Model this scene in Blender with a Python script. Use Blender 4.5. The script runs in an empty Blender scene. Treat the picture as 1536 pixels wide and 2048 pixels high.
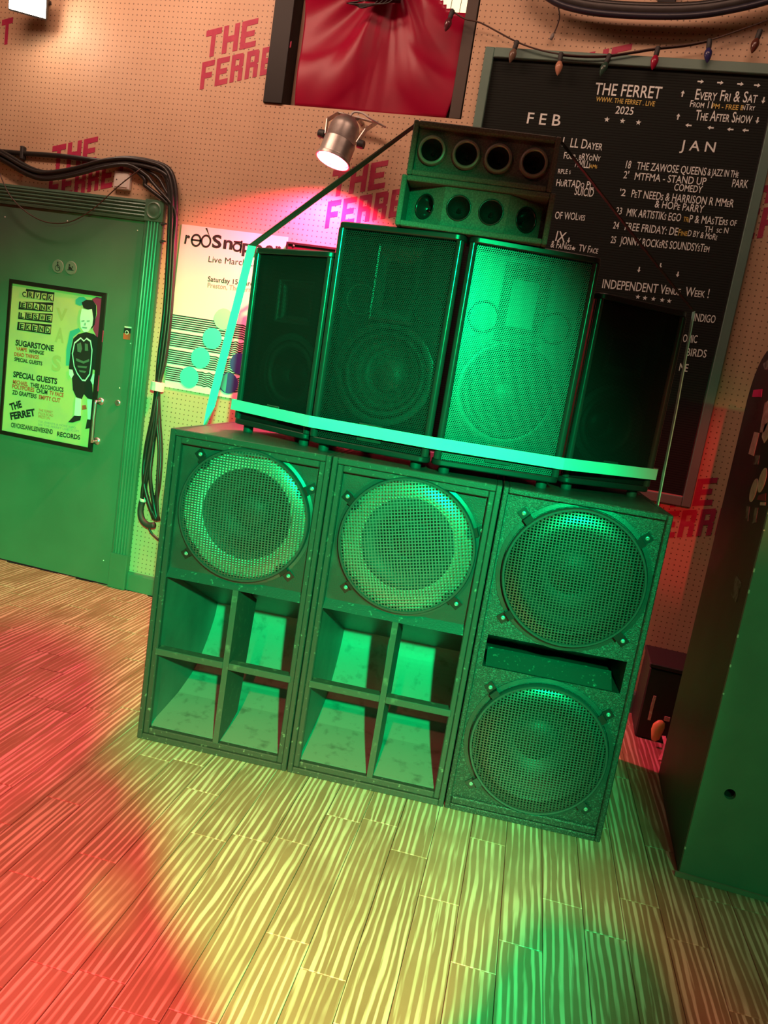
import bpy, bmesh, math, random
from mathutils import Vector, Matrix
random.seed(7)
PI = math.pi
scn = bpy.context.scene
COL = scn.collection

# ------------------------------------------------------------------ camera
CAM = Vector((0.5852, -3.7942, 1.4021))
YAW, PITCH, ROLL, FPX = -0.2263, -0.1725, 0.1593, 1550.69
_fw = Vector((math.sin(YAW)*math.cos(PITCH), math.cos(YAW)*math.cos(PITCH), math.sin(PITCH)))
_r0 = Vector((math.cos(YAW), -math.sin(YAW), 0)); _u0 = _r0.cross(_fw)
_R = math.cos(ROLL)*_r0 + math.sin(ROLL)*_u0
_U = -math.sin(ROLL)*_r0 + math.cos(ROLL)*_u0
cd = bpy.data.cameras.new('camera'); cam = bpy.data.objects.new('camera', cd); COL.objects.link(cam)
m3 = Matrix((_R, _U, -_fw)).transposed()
cam.matrix_world = Matrix.Translation(CAM) @ m3.to_4x4()
cd.sensor_fit = 'VERTICAL'; cd.sensor_height = 24.0; cd.lens = FPX*24.0/2048; cd.clip_start = 0.05
scn.camera = cam

# ------------------------------------------------------------------ world, exposure
w = bpy.data.worlds.new('world'); scn.world = w; w.use_nodes = True
w.node_tree.nodes['Background'].inputs[0].default_value = (0.020, 0.013, 0.010, 1)
w.node_tree.nodes['Background'].inputs[1].default_value = 1.0
scn.view_settings.view_transform = 'Standard'; scn.view_settings.look = 'None'
scn.view_settings.gamma = 1.0; scn.view_settings.use_curve_mapping = False
scn.view_settings.exposure = 0.0

# ------------------------------------------------------------------ lamps of the room and two added fill spots (outside the frame)
def spot(name, loc, target, color, power, size, blend, radius=0.06):
    l = bpy.data.lights.new(name, 'SPOT'); o = bpy.data.objects.new(name, l); COL.objects.link(o)
    l.energy = power; l.color = color; l.spot_size = math.radians(size); l.spot_blend = blend; l.shadow_soft_size = radius
    o.location = loc
    o.rotation_euler = (Vector(target)-Vector(loc)).to_track_quat('-Z', 'Y').to_euler()
    return o
def area(name, loc, target, color, power, sx, sy):
    l = bpy.data.lights.new(name, 'AREA'); o = bpy.data.objects.new(name, l); COL.objects.link(o)
    l.energy = power; l.color = color; l.shape = 'RECTANGLE'; l.size = sx; l.size_y = sy
    o.location = loc
    o.rotation_euler = (Vector(target)-Vector(loc)).to_track_quat('-Z', 'Y').to_euler()
    return o
spot('green_spot', (1.42, -5.3, 2.45), (-1.04, -0.66, 0.0), (0.0, 1.0, 0.26), 3000, 45, 0.62, 0.05)
spot('green_spot', (2.1, -5.6, 2.8), (1.35, -1.3, 0.75), (0.0, 1.0, 0.28), 300, 30, 1.0, 0.05)  # added fill without a known lamp, greens the cabinet front and board
spot('red_spot', (0.42, -5.95, 3.20), (0.0, -3.35, 0.0), (1.0, 0.11, 0.105), 3500, 43, 0.95, 0.05)
spot('red_spot', (0.80, -6.4, 2.9), (1.20, 0.0, 1.05), (1.0, 0.03, 0.04), 560, 9, 0.8, 0.05)  # added fill without a known lamp, reddens the wall right of the stack
area('wall_washer', (-1.7, -1.25, 3.6), (-1.5, 0.0, 2.5), (1.0, 0.58, 0.41), 32, 1.6, 0.25)
area('wall_washer', (0.5, -1.25, 3.6), (0.6, 0.0, 2.6), (1.0, 0.58, 0.41), 12, 1.6, 0.25)
area('room_lamp', (-0.6, -4.2, 3.6), (-1.2, -1.4, 0.0), (1.0, 0.52, 0.36), 9, 1.0, 0.6)

# ------------------------------------------------------------------ pixel -> plane helpers (1536 x 2048 frame)
def ray(px, py):
    return _fw + _R*((px-768)/FPX) - _U*((py-1024)/FPX)
def WY(px, py, y=0.0):
    d = ray(px, py); t = (y-CAM.y)/d.y
    p = CAM + d*t; return (p.x, p.z)
def WX(px, py, x):
    d = ray(px, py); t = (x-CAM.x)/d.x; p = CAM+d*t; return (p.y, p.z)

# ------------------------------------------------------------------ materials
def newmat(name):
    m = bpy.data.materials.new(name); m.use_nodes = True
    nt = m.node_tree; b = nt.nodes['Principled BSDF']; return m, nt, b
def col(c): return (c[0], c[1], c[2], 1)
MATS = {}
def N(nt, t, **kw):
    n = nt.nodes.new(t)
    for k, v in kw.items():
        if k == 'ins':
            for i, val in v.items(): n.inputs[i].default_value = val
        else: setattr(n, k, v)
    return n
def simple(name, c, rough=0.5, metal=0.0, var=0.0, scale=30, bump=0.0, bscale=200, spec=0.5, c2=None, thr=(0.45, 0.6)):
    if name in MATS: return MATS[name]
    m, nt, b = newmat(name); L = nt.links
    b.inputs['Base Color'].default_value = col(c); b.inputs['Roughness'].default_value = rough
    b.inputs['Metallic'].default_value = metal; b.inputs['Specular IOR Level'].default_value = spec
    tc = N(nt, 'ShaderNodeTexCoord')
    if var or c2:
        nz = N(nt, 'ShaderNodeTexNoise', ins={'Scale': scale, 'Detail': 4.0})
        L.new(tc.outputs['Object'], nz.inputs['Vector'])
        cr = N(nt, 'ShaderNodeValToRGB')
        if c2:
            cr.color_ramp.elements[0].position, cr.color_ramp.elements[1].position = thr
            cr.color_ramp.elements[0].color = col(c); cr.color_ramp.elements[1].color = col(c2)
        else:
            cr.color_ramp.elements[0].position, cr.color_ramp.elements[1].position = 0.3, 0.7
            cr.color_ramp.elements[0].color = col([x*(1-var) for x in c]); cr.color_ramp.elements[1].color = col([min(1, x*(1+var)) for x in c])
        L.new(nz.outputs['Fac'], cr.inputs[0]); L.new(cr.outputs[0], b.inputs['Base Color'])
    if bump:
        n2 = N(nt, 'ShaderNodeTexNoise', ins={'Scale': bscale, 'Detail': 3.0})
        L.new(tc.outputs['Object'], n2.inputs['Vector'])
        bp = N(nt, 'ShaderNodeBump', ins={'Strength': bump, 'Distance': 0.002})
        L.new(n2.outputs['Fac'], bp.inputs['Height']); L.new(bp.outputs[0], b.inputs['Normal'])
    MATS[name] = m; return m
def emit(name, c, s):
    if name in MATS: return MATS[name]
    m, nt, b = newmat(name)
    b.inputs['Base Color'].default_value = col(c); b.inputs['Emission Color'].default_value = col(c)
    b.inputs['Emission Strength'].default_value = s; MATS[name] = m; return m

def mth(nt, op, a, b=None, c=None):
    n = nt.nodes.new('ShaderNodeMath'); n.operation = op
    for i, v in enumerate((a, b, c)):
        if v is None: continue
        if isinstance(v, (int, float)): n.inputs[i].default_value = v
        else: nt.links.new(v, n.inputs[i])
    return n.outputs[0]

def pegboard():
    m, nt, b = newmat('pegboard'); L = nt.links
    g = N(nt, 'ShaderNodeNewGeometry'); s = N(nt, 'ShaderNodeSeparateXYZ'); L.new(g.outputs['Position'], s.inputs[0])
    def cell(o):
        f = mth(nt, 'FRACT', mth(nt, 'MULTIPLY_ADD', o, 1/0.0254, 500.0)); d = mth(nt, 'SUBTRACT', f, 0.5); return mth(nt, 'MULTIPLY', d, d)
    r = mth(nt, 'SQRT', mth(nt, 'ADD', cell(s.outputs[0]), cell(s.outputs[2])))
    nz = N(nt, 'ShaderNodeTexNoise', ins={'Scale': 5.0, 'Detail': 3.0}); L.new(g.outputs['Position'], nz.inputs['Vector'])
    hole = mth(nt, 'SUBTRACT', 1.0, mth(nt, 'SMOOTH_MIN', mth(nt, 'DIVIDE', r, 0.13), 1.0, 0.3))
    hole = mth(nt, 'MULTIPLY', mth(nt, 'GREATER_THAN', 0.125, r), mth(nt, 'MULTIPLY_ADD', nz.outputs['Fac'], 0.5, 0.55))
    n2 = N(nt, 'ShaderNodeTexNoise', ins={'Scale': 2.2, 'Detail': 5.0}); L.new(g.outputs['Position'], n2.inputs['Vector'])
    cr = N(nt, 'ShaderNodeValToRGB'); cr.color_ramp.elements[0].position = 0.3; cr.color_ramp.elements[1].position = 0.7
    cr.color_ramp.elements[0].color = (0.54, 0.35, 0.22, 1); cr.color_ramp.elements[1].color = (0.64, 0.44, 0.29, 1)
    L.new(n2.outputs['Fac'], cr.inputs[0])
    mx = N(nt, 'ShaderNodeMix', data_type='RGBA'); L.new(hole, mx.inputs[0]); L.new(cr.outputs[0], mx.inputs[6]); mx.inputs[7].default_value = (0.05, 0.022, 0.012, 1)
    L.new(mx.outputs[2], b.inputs['Base Color']); b.inputs['Roughness'].default_value = 0.55
    return m

def plank_mat():
    m, nt, b = newmat('worn_planks'); L = nt.links
    tc = N(nt, 'ShaderNodeTexCoord'); oi = N(nt, 'ShaderNodeObjectInfo')
    off = N(nt, 'ShaderNodeCombineXYZ'); L.new(mth(nt, 'MULTIPLY', oi.outputs['Random'], 37.0), off.inputs[0]); L.new(mth(nt, 'MULTIPLY', oi.outputs['Random'], 91.0), off.inputs[1])
    add = N(nt, 'ShaderNodeVectorMath', operation='ADD'); L.new(tc.outputs['Object'], add.inputs[0]); L.new(off.outputs[0], add.inputs[1])
    # gentle wander of the streaks along the board
    wn = N(nt, 'ShaderNodeTexNoise', ins={'Scale': 5.0, 'Detail': 3.0}); L.new(add.outputs[0], wn.inputs['Vector'])
    sx = N(nt, 'ShaderNodeSeparateXYZ'); L.new(add.outputs[0], sx.inputs[0])
    lv = N(nt, 'ShaderNodeCombineXYZ'); L.new(mth(nt, 'MULTIPLY', sx.outputs[0], 16.0), lv.inputs[0]); L.new(mth(nt, 'MULTIPLY', sx.outputs[1], 1.6), lv.inputs[1])
    ln = N(nt, 'ShaderNodeTexNoise', ins={'Scale': 1.0, 'Detail': 2.0}); L.new(lv.outputs[0], ln.inputs['Vector'])
    x2 = mth(nt, 'ADD', sx.outputs[0], mth(nt, 'MULTIPLY_ADD', ln.outputs['Fac'], 0.040, mth(nt, 'MULTIPLY', wn.outputs['Fac'], 0.006)))
    wv = mth(nt, 'SINE', mth(nt, 'MULTIPLY', x2, 2*PI/0.0205))
    cv = N(nt, 'ShaderNodeCombineXYZ'); L.new(mth(nt, 'MULTIPLY', sx.outputs[0], 70.0), cv.inputs[0]); L.new(mth(nt, 'MULTIPLY', sx.outputs[1], 2.5), cv.inputs[1])
    st = N(nt, 'ShaderNodeTexNoise', ins={'Scale': 1.0, 'Detail': 3.0, 'Roughness': 0.6}); L.new(cv.outputs[0], st.inputs['Vector'])
    sv = mth(nt, 'MULTIPLY_ADD', wv, 0.17, st.outputs['Fac'])
    cr = N(nt, 'ShaderNodeValToRGB'); cr.color_ramp.elements[0].position = 0.50; cr.color_ramp.elements[1].position = 0.66
    L.new(sv, cr.inputs[0])
    pn = N(nt, 'ShaderNodeTexNoise', ins={'Scale': 2.6, 'Detail': 3.0}); L.new(add.outputs[0], pn.inputs['Vector'])
    pr = N(nt, 'ShaderNodeValToRGB'); pr.color_ramp.elements[0].position = 0.32; pr.color_ramp.elements[1].position = 0.50
    L.new(pn.outputs['Fac'], pr.inputs[0])
    mask = mth(nt, 'MULTIPLY', cr.outputs[0], mth(nt, 'MULTIPLY_ADD', pr.outputs[0], 0.8, 0.2))
    base = N(nt, 'ShaderNodeValToRGB'); base.color_ramp.elements[0].color = (0.22, 0.12, 0.075, 1); base.color_ramp.elements[1].color = (0.35, 0.20, 0.13, 1)
    bn = N(nt, 'ShaderNodeTexNoise', ins={'Scale': 9.0, 'Detail': 6.0}); L.new(add.outputs[0], bn.inputs['Vector'])
    L.new(mth(nt, 'MULTIPLY_ADD', oi.outputs['Random'], 0.4, mth(nt, 'MULTIPLY_ADD', bn.outputs['Fac'], 0.9, -0.15)), base.inputs[0])
    mx = N(nt, 'ShaderNodeMix', data_type='RGBA'); L.new(mask, mx.inputs[0]); L.new(base.outputs[0], mx.inputs[6]); mx.inputs[7].default_value = (0.58, 0.46, 0.35, 1)
    L.new(mx.outputs[2], b.inputs['Base Color'])
    L.new(mth(nt, 'MULTIPLY_ADD', mask, 0.12, 0.36), b.inputs['Roughness'])
    bp = N(nt, 'ShaderNodeBump', ins={'Strength': 0.25, 'Distance': 0.001}); L.new(mask, bp.inputs['Height']); L.new(bp.outputs[0], b.inputs['Normal'])
    return m

def holes_mat(name, pitch, solid, c, rough, kind, rot=0.0, metal=0.0, pz=None):
    """open metal mesh: kind 'hex' (perforated sheet) or 'sq' (woven square wire), in object x/z"""
    if name in MATS: return MATS[name]
    m, nt, b = newmat(name); L = nt.links
    tc = N(nt, 'ShaderNodeTexCoord'); mp = N(nt, 'ShaderNodeMapping'); mp.inputs['Rotation'].default_value = (0, rot, 0)
    L.new(tc.outputs['Object'], mp.inputs[0]); s = N(nt, 'ShaderNodeSeparateXYZ'); L.new(mp.outputs[0], s.inputs[0])
    X, Z = s.outputs[0], s.outputs[2]
    if kind == 'sq':
        def bar(o, p):
            f = mth(nt, 'FRACT', mth(nt, 'MULTIPLY_ADD', o, 1/p, 100.0)); return mth(nt, 'LESS_THAN', f, solid)
        fac = mth(nt, 'MAXIMUM', bar(X, pitch), bar(Z, pz or pitch))
    else:
        h = pitch*math.sqrt(3)
        def d2(ox, oz):
            fx = mth(nt, 'SUBTRACT', mth(nt, 'FRACT', mth(nt, 'MULTIPLY_ADD', X, 1/pitch, 100.0+ox)), 0.5)
            fz = mth(nt, 'SUBTRACT', mth(nt, 'FRACT', mth(nt, 'MULTIPLY_ADD', Z, 1/h, 100.0+oz)), 0.5)
            fz = mth(nt, 'MULTIPLY', fz, math.sqrt(3))
            return mth(nt, 'ADD', mth(nt, 'MULTIPLY', fx, fx), mth(nt, 'MULTIPLY', fz, fz))
        r2 = mth(nt, 'MINIMUM', d2(0, 0), d2(0.5, 0.5))
        fac = mth(nt, 'GREATER_THAN', r2, solid*solid)
    b.inputs['Base Color'].default_value = col(c); b.inputs['Roughness'].default_value = rough; b.inputs['Metallic'].default_value = metal
    tr = N(nt, 'ShaderNodeBsdfTransparent'); mx = N(nt, 'ShaderNodeMixShader')
    L.new(fac, mx.inputs[0]); L.new(tr.outputs[0], mx.inputs[1]); L.new(b.outputs[0], mx.inputs[2])
    L.new(mx.outputs[0], nt.nodes['Material Output'].inputs[0])
    MATS[name] = m; return m

def felt_mat():
    m, nt, b = newmat('letter_board_felt'); L = nt.links
    g = N(nt, 'ShaderNodeNewGeometry'); s = N(nt, 'ShaderNodeSeparateXYZ'); L.new(g.outputs['Position'], s.inputs[0])
    f = mth(nt, 'FRACT', mth(nt, 'MULTIPLY', s.outputs[2], 1/0.011)); gr = mth(nt, 'LESS_THAN', f, 0.3)
    mx = N(nt, 'ShaderNodeMix', data_type='RGBA'); L.new(gr, mx.inputs[0]); mx.inputs[6].default_value = (0.015, 0.019, 0.016, 1); mx.inputs[7].default_value = (0.007, 0.009, 0.008, 1)
    L.new(mx.outputs[2], b.inputs['Base Color']); b.inputs['Roughness'].default_value = 0.85; b.inputs['Specular IOR Level'].default_value = 0.2
    return m

M_peg = pegboard(); M_plank = plank_mat(); M_felt = felt_mat()
M_black = simple('black_paint', (0.030, 0.030, 0.028), 0.40, c2=(0.052, 0.050, 0.045), scale=14, thr=(0.5, 0.75), bump=0.35, bscale=260)
M_edge = simple('worn_black_edge', (0.038, 0.038, 0.034), 0.42, c2=(0.26, 0.24, 0.19), scale=75, thr=(0.62, 0.80), bump=0.3, bscale=220)
M_tex = simple('textured_black', (0.026, 0.026, 0.024), 0.30, c2=(0.13, 0.13, 0.12), scale=170, thr=(0.52, 0.80), bump=0.9, bscale=330)
M_horn = simple('horn_board', (0.18, 0.205, 0.18), 0.5, c2=(0.11, 0.12, 0.105), scale=26, thr=(0.55, 0.75), bump=0.15, bscale=90)  # mottled grey-green, paler than the outer panels
M_brace = simple('brace_board', (0.055, 0.052, 0.044), 0.55, c2=(0.13, 0.11, 0.085), scale=40, thr=(0.58, 0.75))
M_plastic = simple('satin_black_plastic', (0.016, 0.016, 0.017), 0.32, bump=0.12, bscale=420)
M_gloss = simple('gloss_black_post', (0.03, 0.03, 0.03), 0.2)
M_rubber = simple('rubber', (0.03, 0.03, 0.03), 0.6)
M_conegrey = simple('grey_cone', (0.062, 0.062, 0.058), 0.5, var=0.3, scale=20)
M_conedark = simple('dark_cone', (0.014, 0.014, 0.014), 0.5, var=0.3, scale=20)
M_cream = simple('cream_surround', (0.62, 0.58, 0.46), 0.6, var=0.15, scale=18)
M_steel = simple('bright_steel', (0.62, 0.61, 0.6), 0.3, 0.9)
M_dsteel = simple('black_steel', (0.055, 0.055, 0.055), 0.35, 0.3)
M_alu = simple('brushed_aluminium', (0.42, 0.39, 0.37), 0.38, 0.85, var=0.15, scale=40)
M_door = simple('dark_green_gloss_paint', (0.075, 0.155, 0.105), 0.33, c2=(0.092, 0.18, 0.125), scale=3, thr=(0.4, 0.7), bump=0.06, bscale=40)
M_frame = simple('sage_green_paint', (0.105, 0.20, 0.165), 0.5, c2=(0.125, 0.23, 0.185), scale=6, thr=(0.4, 0.7))
M_cab = simple('green_cabinet_paint', (0.085, 0.14, 0.105), 0.5, c2=(0.11, 0.17, 0.125), scale=5, thr=(0.4, 0.7), bump=0.08, bscale=60)
M_cabside = simple('black_cabinet_side', (0.022, 0.021, 0.019), 0.5, var=0.3, scale=6)
M_sten = simple('crimson_stencil_paint', (0.42, 0.018, 0.075), 0.6, c2=(0.52, 0.05, 0.10), scale=18, thr=(0.45, 0.8))
M_cable = simple('black_cable', (0.022, 0.020, 0.019), 0.38)
M_wcable = simple('grey_cable', (0.5, 0.46, 0.44), 0.45)
M_white = simple('white_plastic', (0.72, 0.71, 0.66), 0.4, var=0.06, scale=20)
M_paper = simple('white_paper', (0.80, 0.78, 0.78), 0.6)
M_ink = simple('black_ink', (0.016, 0.015, 0.016), 0.6)
M_grey_ink = simple('grey_ink', (0.30, 0.28, 0.28), 0.6)
M_ypaper = simple('yellow_poster_paper', (0.62, 0.55, 0.24), 0.45, c2=(0.56, 0.51, 0.26), scale=9, thr=(0.45, 0.65))
M_redink = simple('red_ink', (0.66, 0.09, 0.05), 0.5)
M_pinkink = simple('magenta_ink', (0.62, 0.03, 0.13), 0.5)
M_tealink = simple('teal_ink', (0.05, 0.38, 0.36), 0.5)
M_ghost = simple('faded_print', (0.50, 0.44, 0.18), 0.5)
M_skinink = simple('pale_print', (0.78, 0.86, 0.80), 0.5)
M_mint = simple('mint_print', (0.32, 0.60, 0.52), 0.5)
M_aqua = simple('aqua_print', (0.06, 0.72, 0.66), 0.5)
M_navy = simple('navy_print', (0.035, 0.07, 0.26), 0.5)
M_letter = simple('white_letter', (0.78, 0.86, 0.84), 0.5)
M_ylet = simple('yellow_letter', (0.68, 0.52, 0.10), 0.5)
M_satin = simple('crimson_satin', (0.30, 0.003, 0.030), 0.34, var=0.12, scale=5, spec=0.22)
M_post = simple('black_wood_post', (0.010, 0.009, 0.008), 0.5, spec=0.25)
M_brown = simple('dark_brown_post', (0.055, 0.036, 0.025), 0.5)
M_recess = simple('tan_recess', (0.50, 0.33, 0.24), 0.6, var=0.08, scale=3)
M_strap = simple('pale_teal_webbing', (0.34, 0.72, 0.66), 0.65, bump=0.4, bscale=500)
M_strapshade = simple('shaded_webbing', (0.035, 0.032, 0.032), 0.6, bump=0.4, bscale=500)  # dark copy of the strap webbing, shade put into its colour
M_ceil = simple('dark_ceiling', (0.06, 0.05, 0.045), 0.8)
M_tan = simple('plain_wall', (0.30, 0.2, 0.15), 0.7)
M_gold = simple('yellow_wrapper', (0.72, 0.50, 0.16), 0.4)
M_rib_litedge = simple('pink_ribbon_and_lit_edge', (0.62, 0.30, 0.28), 0.5, c2=(0.75, 0.62, 0.6), scale=90, thr=(0.5, 0.7))  # colour of ribbon and tag, shared with the painted lit edge
M_mag = simple('magenta_sticker', (0.60, 0.02, 0.14), 0.4)
M_stk = simple('pale_sticker', (0.50, 0.44, 0.38), 0.5, var=0.25, scale=40)
M_stk2 = simple('worn_grey_sticker', (0.17, 0.18, 0.16), 0.6, c2=(0.05, 0.05, 0.045), scale=40, thr=(0.45, 0.6))
M_cloth = simple('dark_cloth', (0.04, 0.04, 0.045), 0.9)

# ------------------------------------------------------------------ mesh helpers
def wm(o):
    if o is None: return Matrix.Identity(4)
    return wm(o.parent) @ o.matrix_parent_inverse @ o.matrix_basis
def mesh(name, vs, fs, mat, parent=None, world=False, smooth=False, recenter=None):
    """world=True: vertices are world coordinates, parent or not; else they are in the parent's own frame."""
    me = bpy.data.meshes.new(name); loc = Vector((0, 0, 0))
    if recenter is None: recenter = parent is None
    if recenter and vs:
        xs, ys, zs = zip(*vs); loc = Vector(((min(xs)+max(xs))/2, (min(ys)+max(ys))/2, min(zs)))
        vs = [Vector(v)-loc for v in vs]
    me.from_pydata([tuple(v) for v in vs], [], fs); me.validate(); me.update()
    if mat: me.materials.append(mat)
    bm = bmesh.new(); bm.from_mesh(me); bmesh.ops.recalc_face_normals(bm, faces=bm.faces); bm.to_mesh(me); bm.free()
    if smooth:
        for p in me.polygons: p.use_smooth = True
    o = bpy.data.objects.new(name, me); COL.objects.link(o); o.location = loc
    if parent:
        o.parent = parent
        if world: o.matrix_parent_inverse = wm(parent).inverted()
    return o
def autosmooth(o, ang=40):
    me = o.data
    for p in me.polygons: p.use_smooth = True
    bm = bmesh.new(); bm.from_mesh(me)
    for e in bm.edges:
        if len(e.link_faces) == 2 and e.calc_face_angle(0) > math.radians(ang): e.smooth = False
    bm.to_mesh(me); bm.free(); return o
def bevel(o, wd, seg=1):
    md = o.modifiers.new('bevel', 'BEVEL'); md.width = wd; md.segments = seg; md.limit_method = 'ANGLE'; return o
def thing(name, label, cat, loc=(0, 0, 0), rz=0.0, group=None, kind=None):
    o = bpy.data.objects.new(name, None); COL.objects.link(o); o.location = loc; o.rotation_euler = (0, 0, rz); o.empty_display_size = 0.1
    return tag(o, label, cat, group, kind)
def tag(o, label=None, cat=None, group=None, kind=None):
    if label: o['label'] = label
    if cat: o['category'] = cat
    if group: o['group'] = group
    if kind: o['kind'] = kind
    return o
class G:
    """collects vertices and faces of one part"""
    def __init__(s): s.v = []; s.f = []
    def add(s, vs, fs):
        n = len(s.v); s.v += [tuple(v) for v in vs]; s.f += [tuple(i+n for i in f) for f in fs]; return s
    def box(s, x0, x1, y0, y1, z0, z1):
        return s.add([(x0, y0, z0), (x1, y0, z0), (x1, y1, z0), (x0, y1, z0), (x0, y0, z1), (x1, y0, z1), (x1, y1, z1), (x0, y1, z1)],
                     [(0, 3, 2, 1), (4, 5, 6, 7), (0, 1, 5, 4), (1, 2, 6, 5), (2, 3, 7, 6), (3, 0, 4, 7)])
    def prism(s, poly, axis, a, b):
        """poly of 2D points pushed along axis from a to b"""
        def P(p, t): return (t, p[0], p[1]) if axis == 'x' else ((p[0], t, p[1]) if axis == 'y' else (p[0], p[1], t))
        n = len(poly); vs = [P(p, a) for p in poly]+[P(p, b) for p in poly]
        return s.add(vs, [tuple(range(n))[::-1], tuple(range(n, 2*n))]+[(i, (i+1) % n, n+(i+1) % n, n+i) for i in range(n)])
    def lathe(s, prof, c, axis='y', seg=40, close=False):
        """prof: list of (r, h); h along axis from c"""
        vs = []; fs = []; n = len(prof)
        for k in range(seg):
            a = 2*PI*k/seg; ca, sa = math.cos(a), math.sin(a)
            for r, h in prof:
                if axis == 'y': vs.append((c[0]+r*ca, c[1]+h, c[2]+r*sa))
                elif axis == 'z': vs.append((c[0]+r*ca, c[1]+r*sa, c[2]+h))
                else: vs.append((c[0]+h, c[1]+r*ca, c[2]+r*sa))
        for k in range(seg):
            k2 = (k+1) % seg
            for i in range(n-1 if not close else n):
                j = (i+1) % n; fs.append((k*n+i, k2*n+i, k2*n+j, k*n+j))
        return s.add(vs, fs)
    def tube(s, pts, r, seg=8, smooth=4, rr=None):
        pts = [Vector(p) for p in pts]
        if smooth > 1 and len(pts) > 2: pts = catmull(pts, smooth)
        n = len(pts); vs = []; fs = []; up = Vector((0.13, 0.31, 0.94))
        for i, p in enumerate(pts):
            t = (pts[min(i+1, n-1)]-pts[max(i-1, 0)]).normalized()
            a = t.cross(up)
            if a.length < 0.05: a = t.cross(Vector((1, 0, 0)))
            a.normalize(); b = t.cross(a)
            q = r if rr is None else rr(i/(n-1))
            for k in range(seg):
                g = 2*PI*k/seg; vs.append(p+a*(q*math.cos(g))+b*(q*math.sin(g)))
        for i in range(n-1):
            for k in range(seg): fs.append((i*seg+k, i*seg+(k+1) % seg, (i+1)*seg+(k+1) % seg, (i+1)*seg+k))
        fs.append(tuple(range(seg))[::-1]); fs.append(tuple((n-1)*seg+k for k in range(seg)))
        return s.add(vs, fs)
    def ribbon(s, pts, wd, dirs, th=0.003):
        n = len(pts); vs = []; fs = []
        for i, p in enumerate(pts):
            p = Vector(p); d = Vector(dirs[i]).normalized(); t = (Vector(pts[min(i+1, n-1)])-Vector(pts[max(i-1, 0)])).normalized()
            nn = t.cross(d).normalized()
            for a, b in ((-1, -1), (1, -1), (1, 1), (-1, 1)): vs.append(p+d*(a*wd/2)+nn*(b*th/2))
        for i in range(n-1):
            for k in range(4): fs.append((i*4+k, i*4+(k+1) % 4, (i+1)*4+(k+1) % 4, (i+1)*4+k))
        fs += [(3, 2, 1, 0), tuple((n-1)*4+k for k in range(4))]
        return s.add(vs, fs)
    def out(s, name, mat, parent=None, **kw): return mesh(name, s.v, s.f, mat, parent, **kw)
def catmull(P, k):
    out = []; n = len(P)
    for i in range(n-1):
        p0, p1, p2, p3 = P[max(i-1, 0)], P[i], P[i+1], P[min(i+2, n-1)]
        for j in range(k):
            t = j/k
            out.append(0.5*((2*p1)+(p2-p0)*t+(2*p0-5*p1+4*p2-p3)*t*t+(3*p1-p0-3*p2+p3)*t**3))
    out.append(P[-1]); return out
def plate_hole(g, x0, x1, z0, z1, holes, y0, y1, seg=48):
    """board with one round hole; holes=(cx,cz,r)"""
    cx, cz, r = holes; angs = [2*PI*k/seg for k in range(seg)]
    for X in (x0, x1):
        for Z in (z0, z1): angs.append(math.atan2(Z-cz, X-cx) % (2*PI))
    angs = sorted(set(round(a, 6) for a in angs)); n = len(angs); vs = []
    for yy in (y0, y1):
        for a in angs:
            c, s_ = math.cos(a), math.sin(a); ts = []
            if c > 1e-9: ts.append((x1-cx)/c)
            if c < -1e-9: ts.append((x0-cx)/c)
            if s_ > 1e-9: ts.append((z1-cz)/s_)
            if s_ < -1e-9: ts.append((z0-cz)/s_)
            t = min(ts); vs.append((cx+t*c, yy, cz+t*s_)); vs.append((cx+r*c, yy, cz+r*s_))
    fs = []
    for k in range(n):
        k2 = (k+1) % n; a, b, c_, d = 2*k, 2*k2, 2*k2+1, 2*k+1; o = 2*n
        fs += [(a, b, c_, d), (a+o, d+o, c_+o, b+o), (d, c_, c_+o, d+o), (a, a+o, b+o, b)]
    g.add(vs, fs); return g

# text -> flat mesh on a wall-parallel plane (facing -y)
_capH = [None]
def text_geo(body, smallcaps=False, bold=0.0):
    cu = bpy.data.curves.new('t', 'FONT'); cu.body = body; cu.size = 1.0; cu.offset = bold; cu.resolution_u = 3
    cu.small_caps_scale = 0.72
    if smallcaps:
        for i, ch in enumerate(body):
            if ch.islower(): cu.body_format[i].use_small_caps = True
    o = bpy.data.objects.new('t', cu); COL.objects.link(o)
    dg = bpy.context.evaluated_depsgraph_get(); dg.update()
    me = bpy.data.meshes.new_from_object(o.evaluated_get(dg))
    vs = [v.co.copy() for v in me.vertices]; fs = [tuple(p.vertices) for p in me.polygons]
    bpy.data.objects.remove(o); bpy.data.curves.remove(cu); bpy.data.meshes.remove(me)
    return vs, fs
def text(name, body, p0, p1, cap, y, mat, parent, sc=False, bold=0.012, shear=0.0):
    """p0, p1: (x, z) of the baseline's two ends; cap: capital height in metres"""
    if _capH[0] is None:
        v, _ = text_geo('H'); _capH[0] = max(q.y for q in v)
    vs, fs = text_geo(body, sc, bold)
    if not vs: return None
    x0 = min(v.x for v in vs); x1 = max(v.x for v in vs)
    dx, dz = p1[0]-p0[0], p1[1]-p0[1]; Ln = math.hypot(dx, dz); ex = (dx/Ln, dz/Ln); ez = (-ex[1], ex[0])
    kx = Ln/(x1-x0); kz = cap/_capH[0]; out = []
    for v in vs:
        b = v.y*kz; a = (v.x-x0)*kx+b*shear
        out.append((p0[0]+ex[0]*a+ez[0]*b, y, p0[1]+ex[1]*a+ez[1]*b))
    return mesh(name, out, fs, mat, parent, world=True)
def ptext(name, body, a, b, hpx, y, mat, parent, **kw):
    p0, p1 = WY(*a, y), WY(*b, y)
    q = WY(a[0]+0.16*hpx, a[1]-hpx, y); cap = math.hypot(q[0]-p0[0], q[1]-p0[1])
    return text(name, body, p0, p1, cap, y, mat, parent, **kw)
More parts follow.
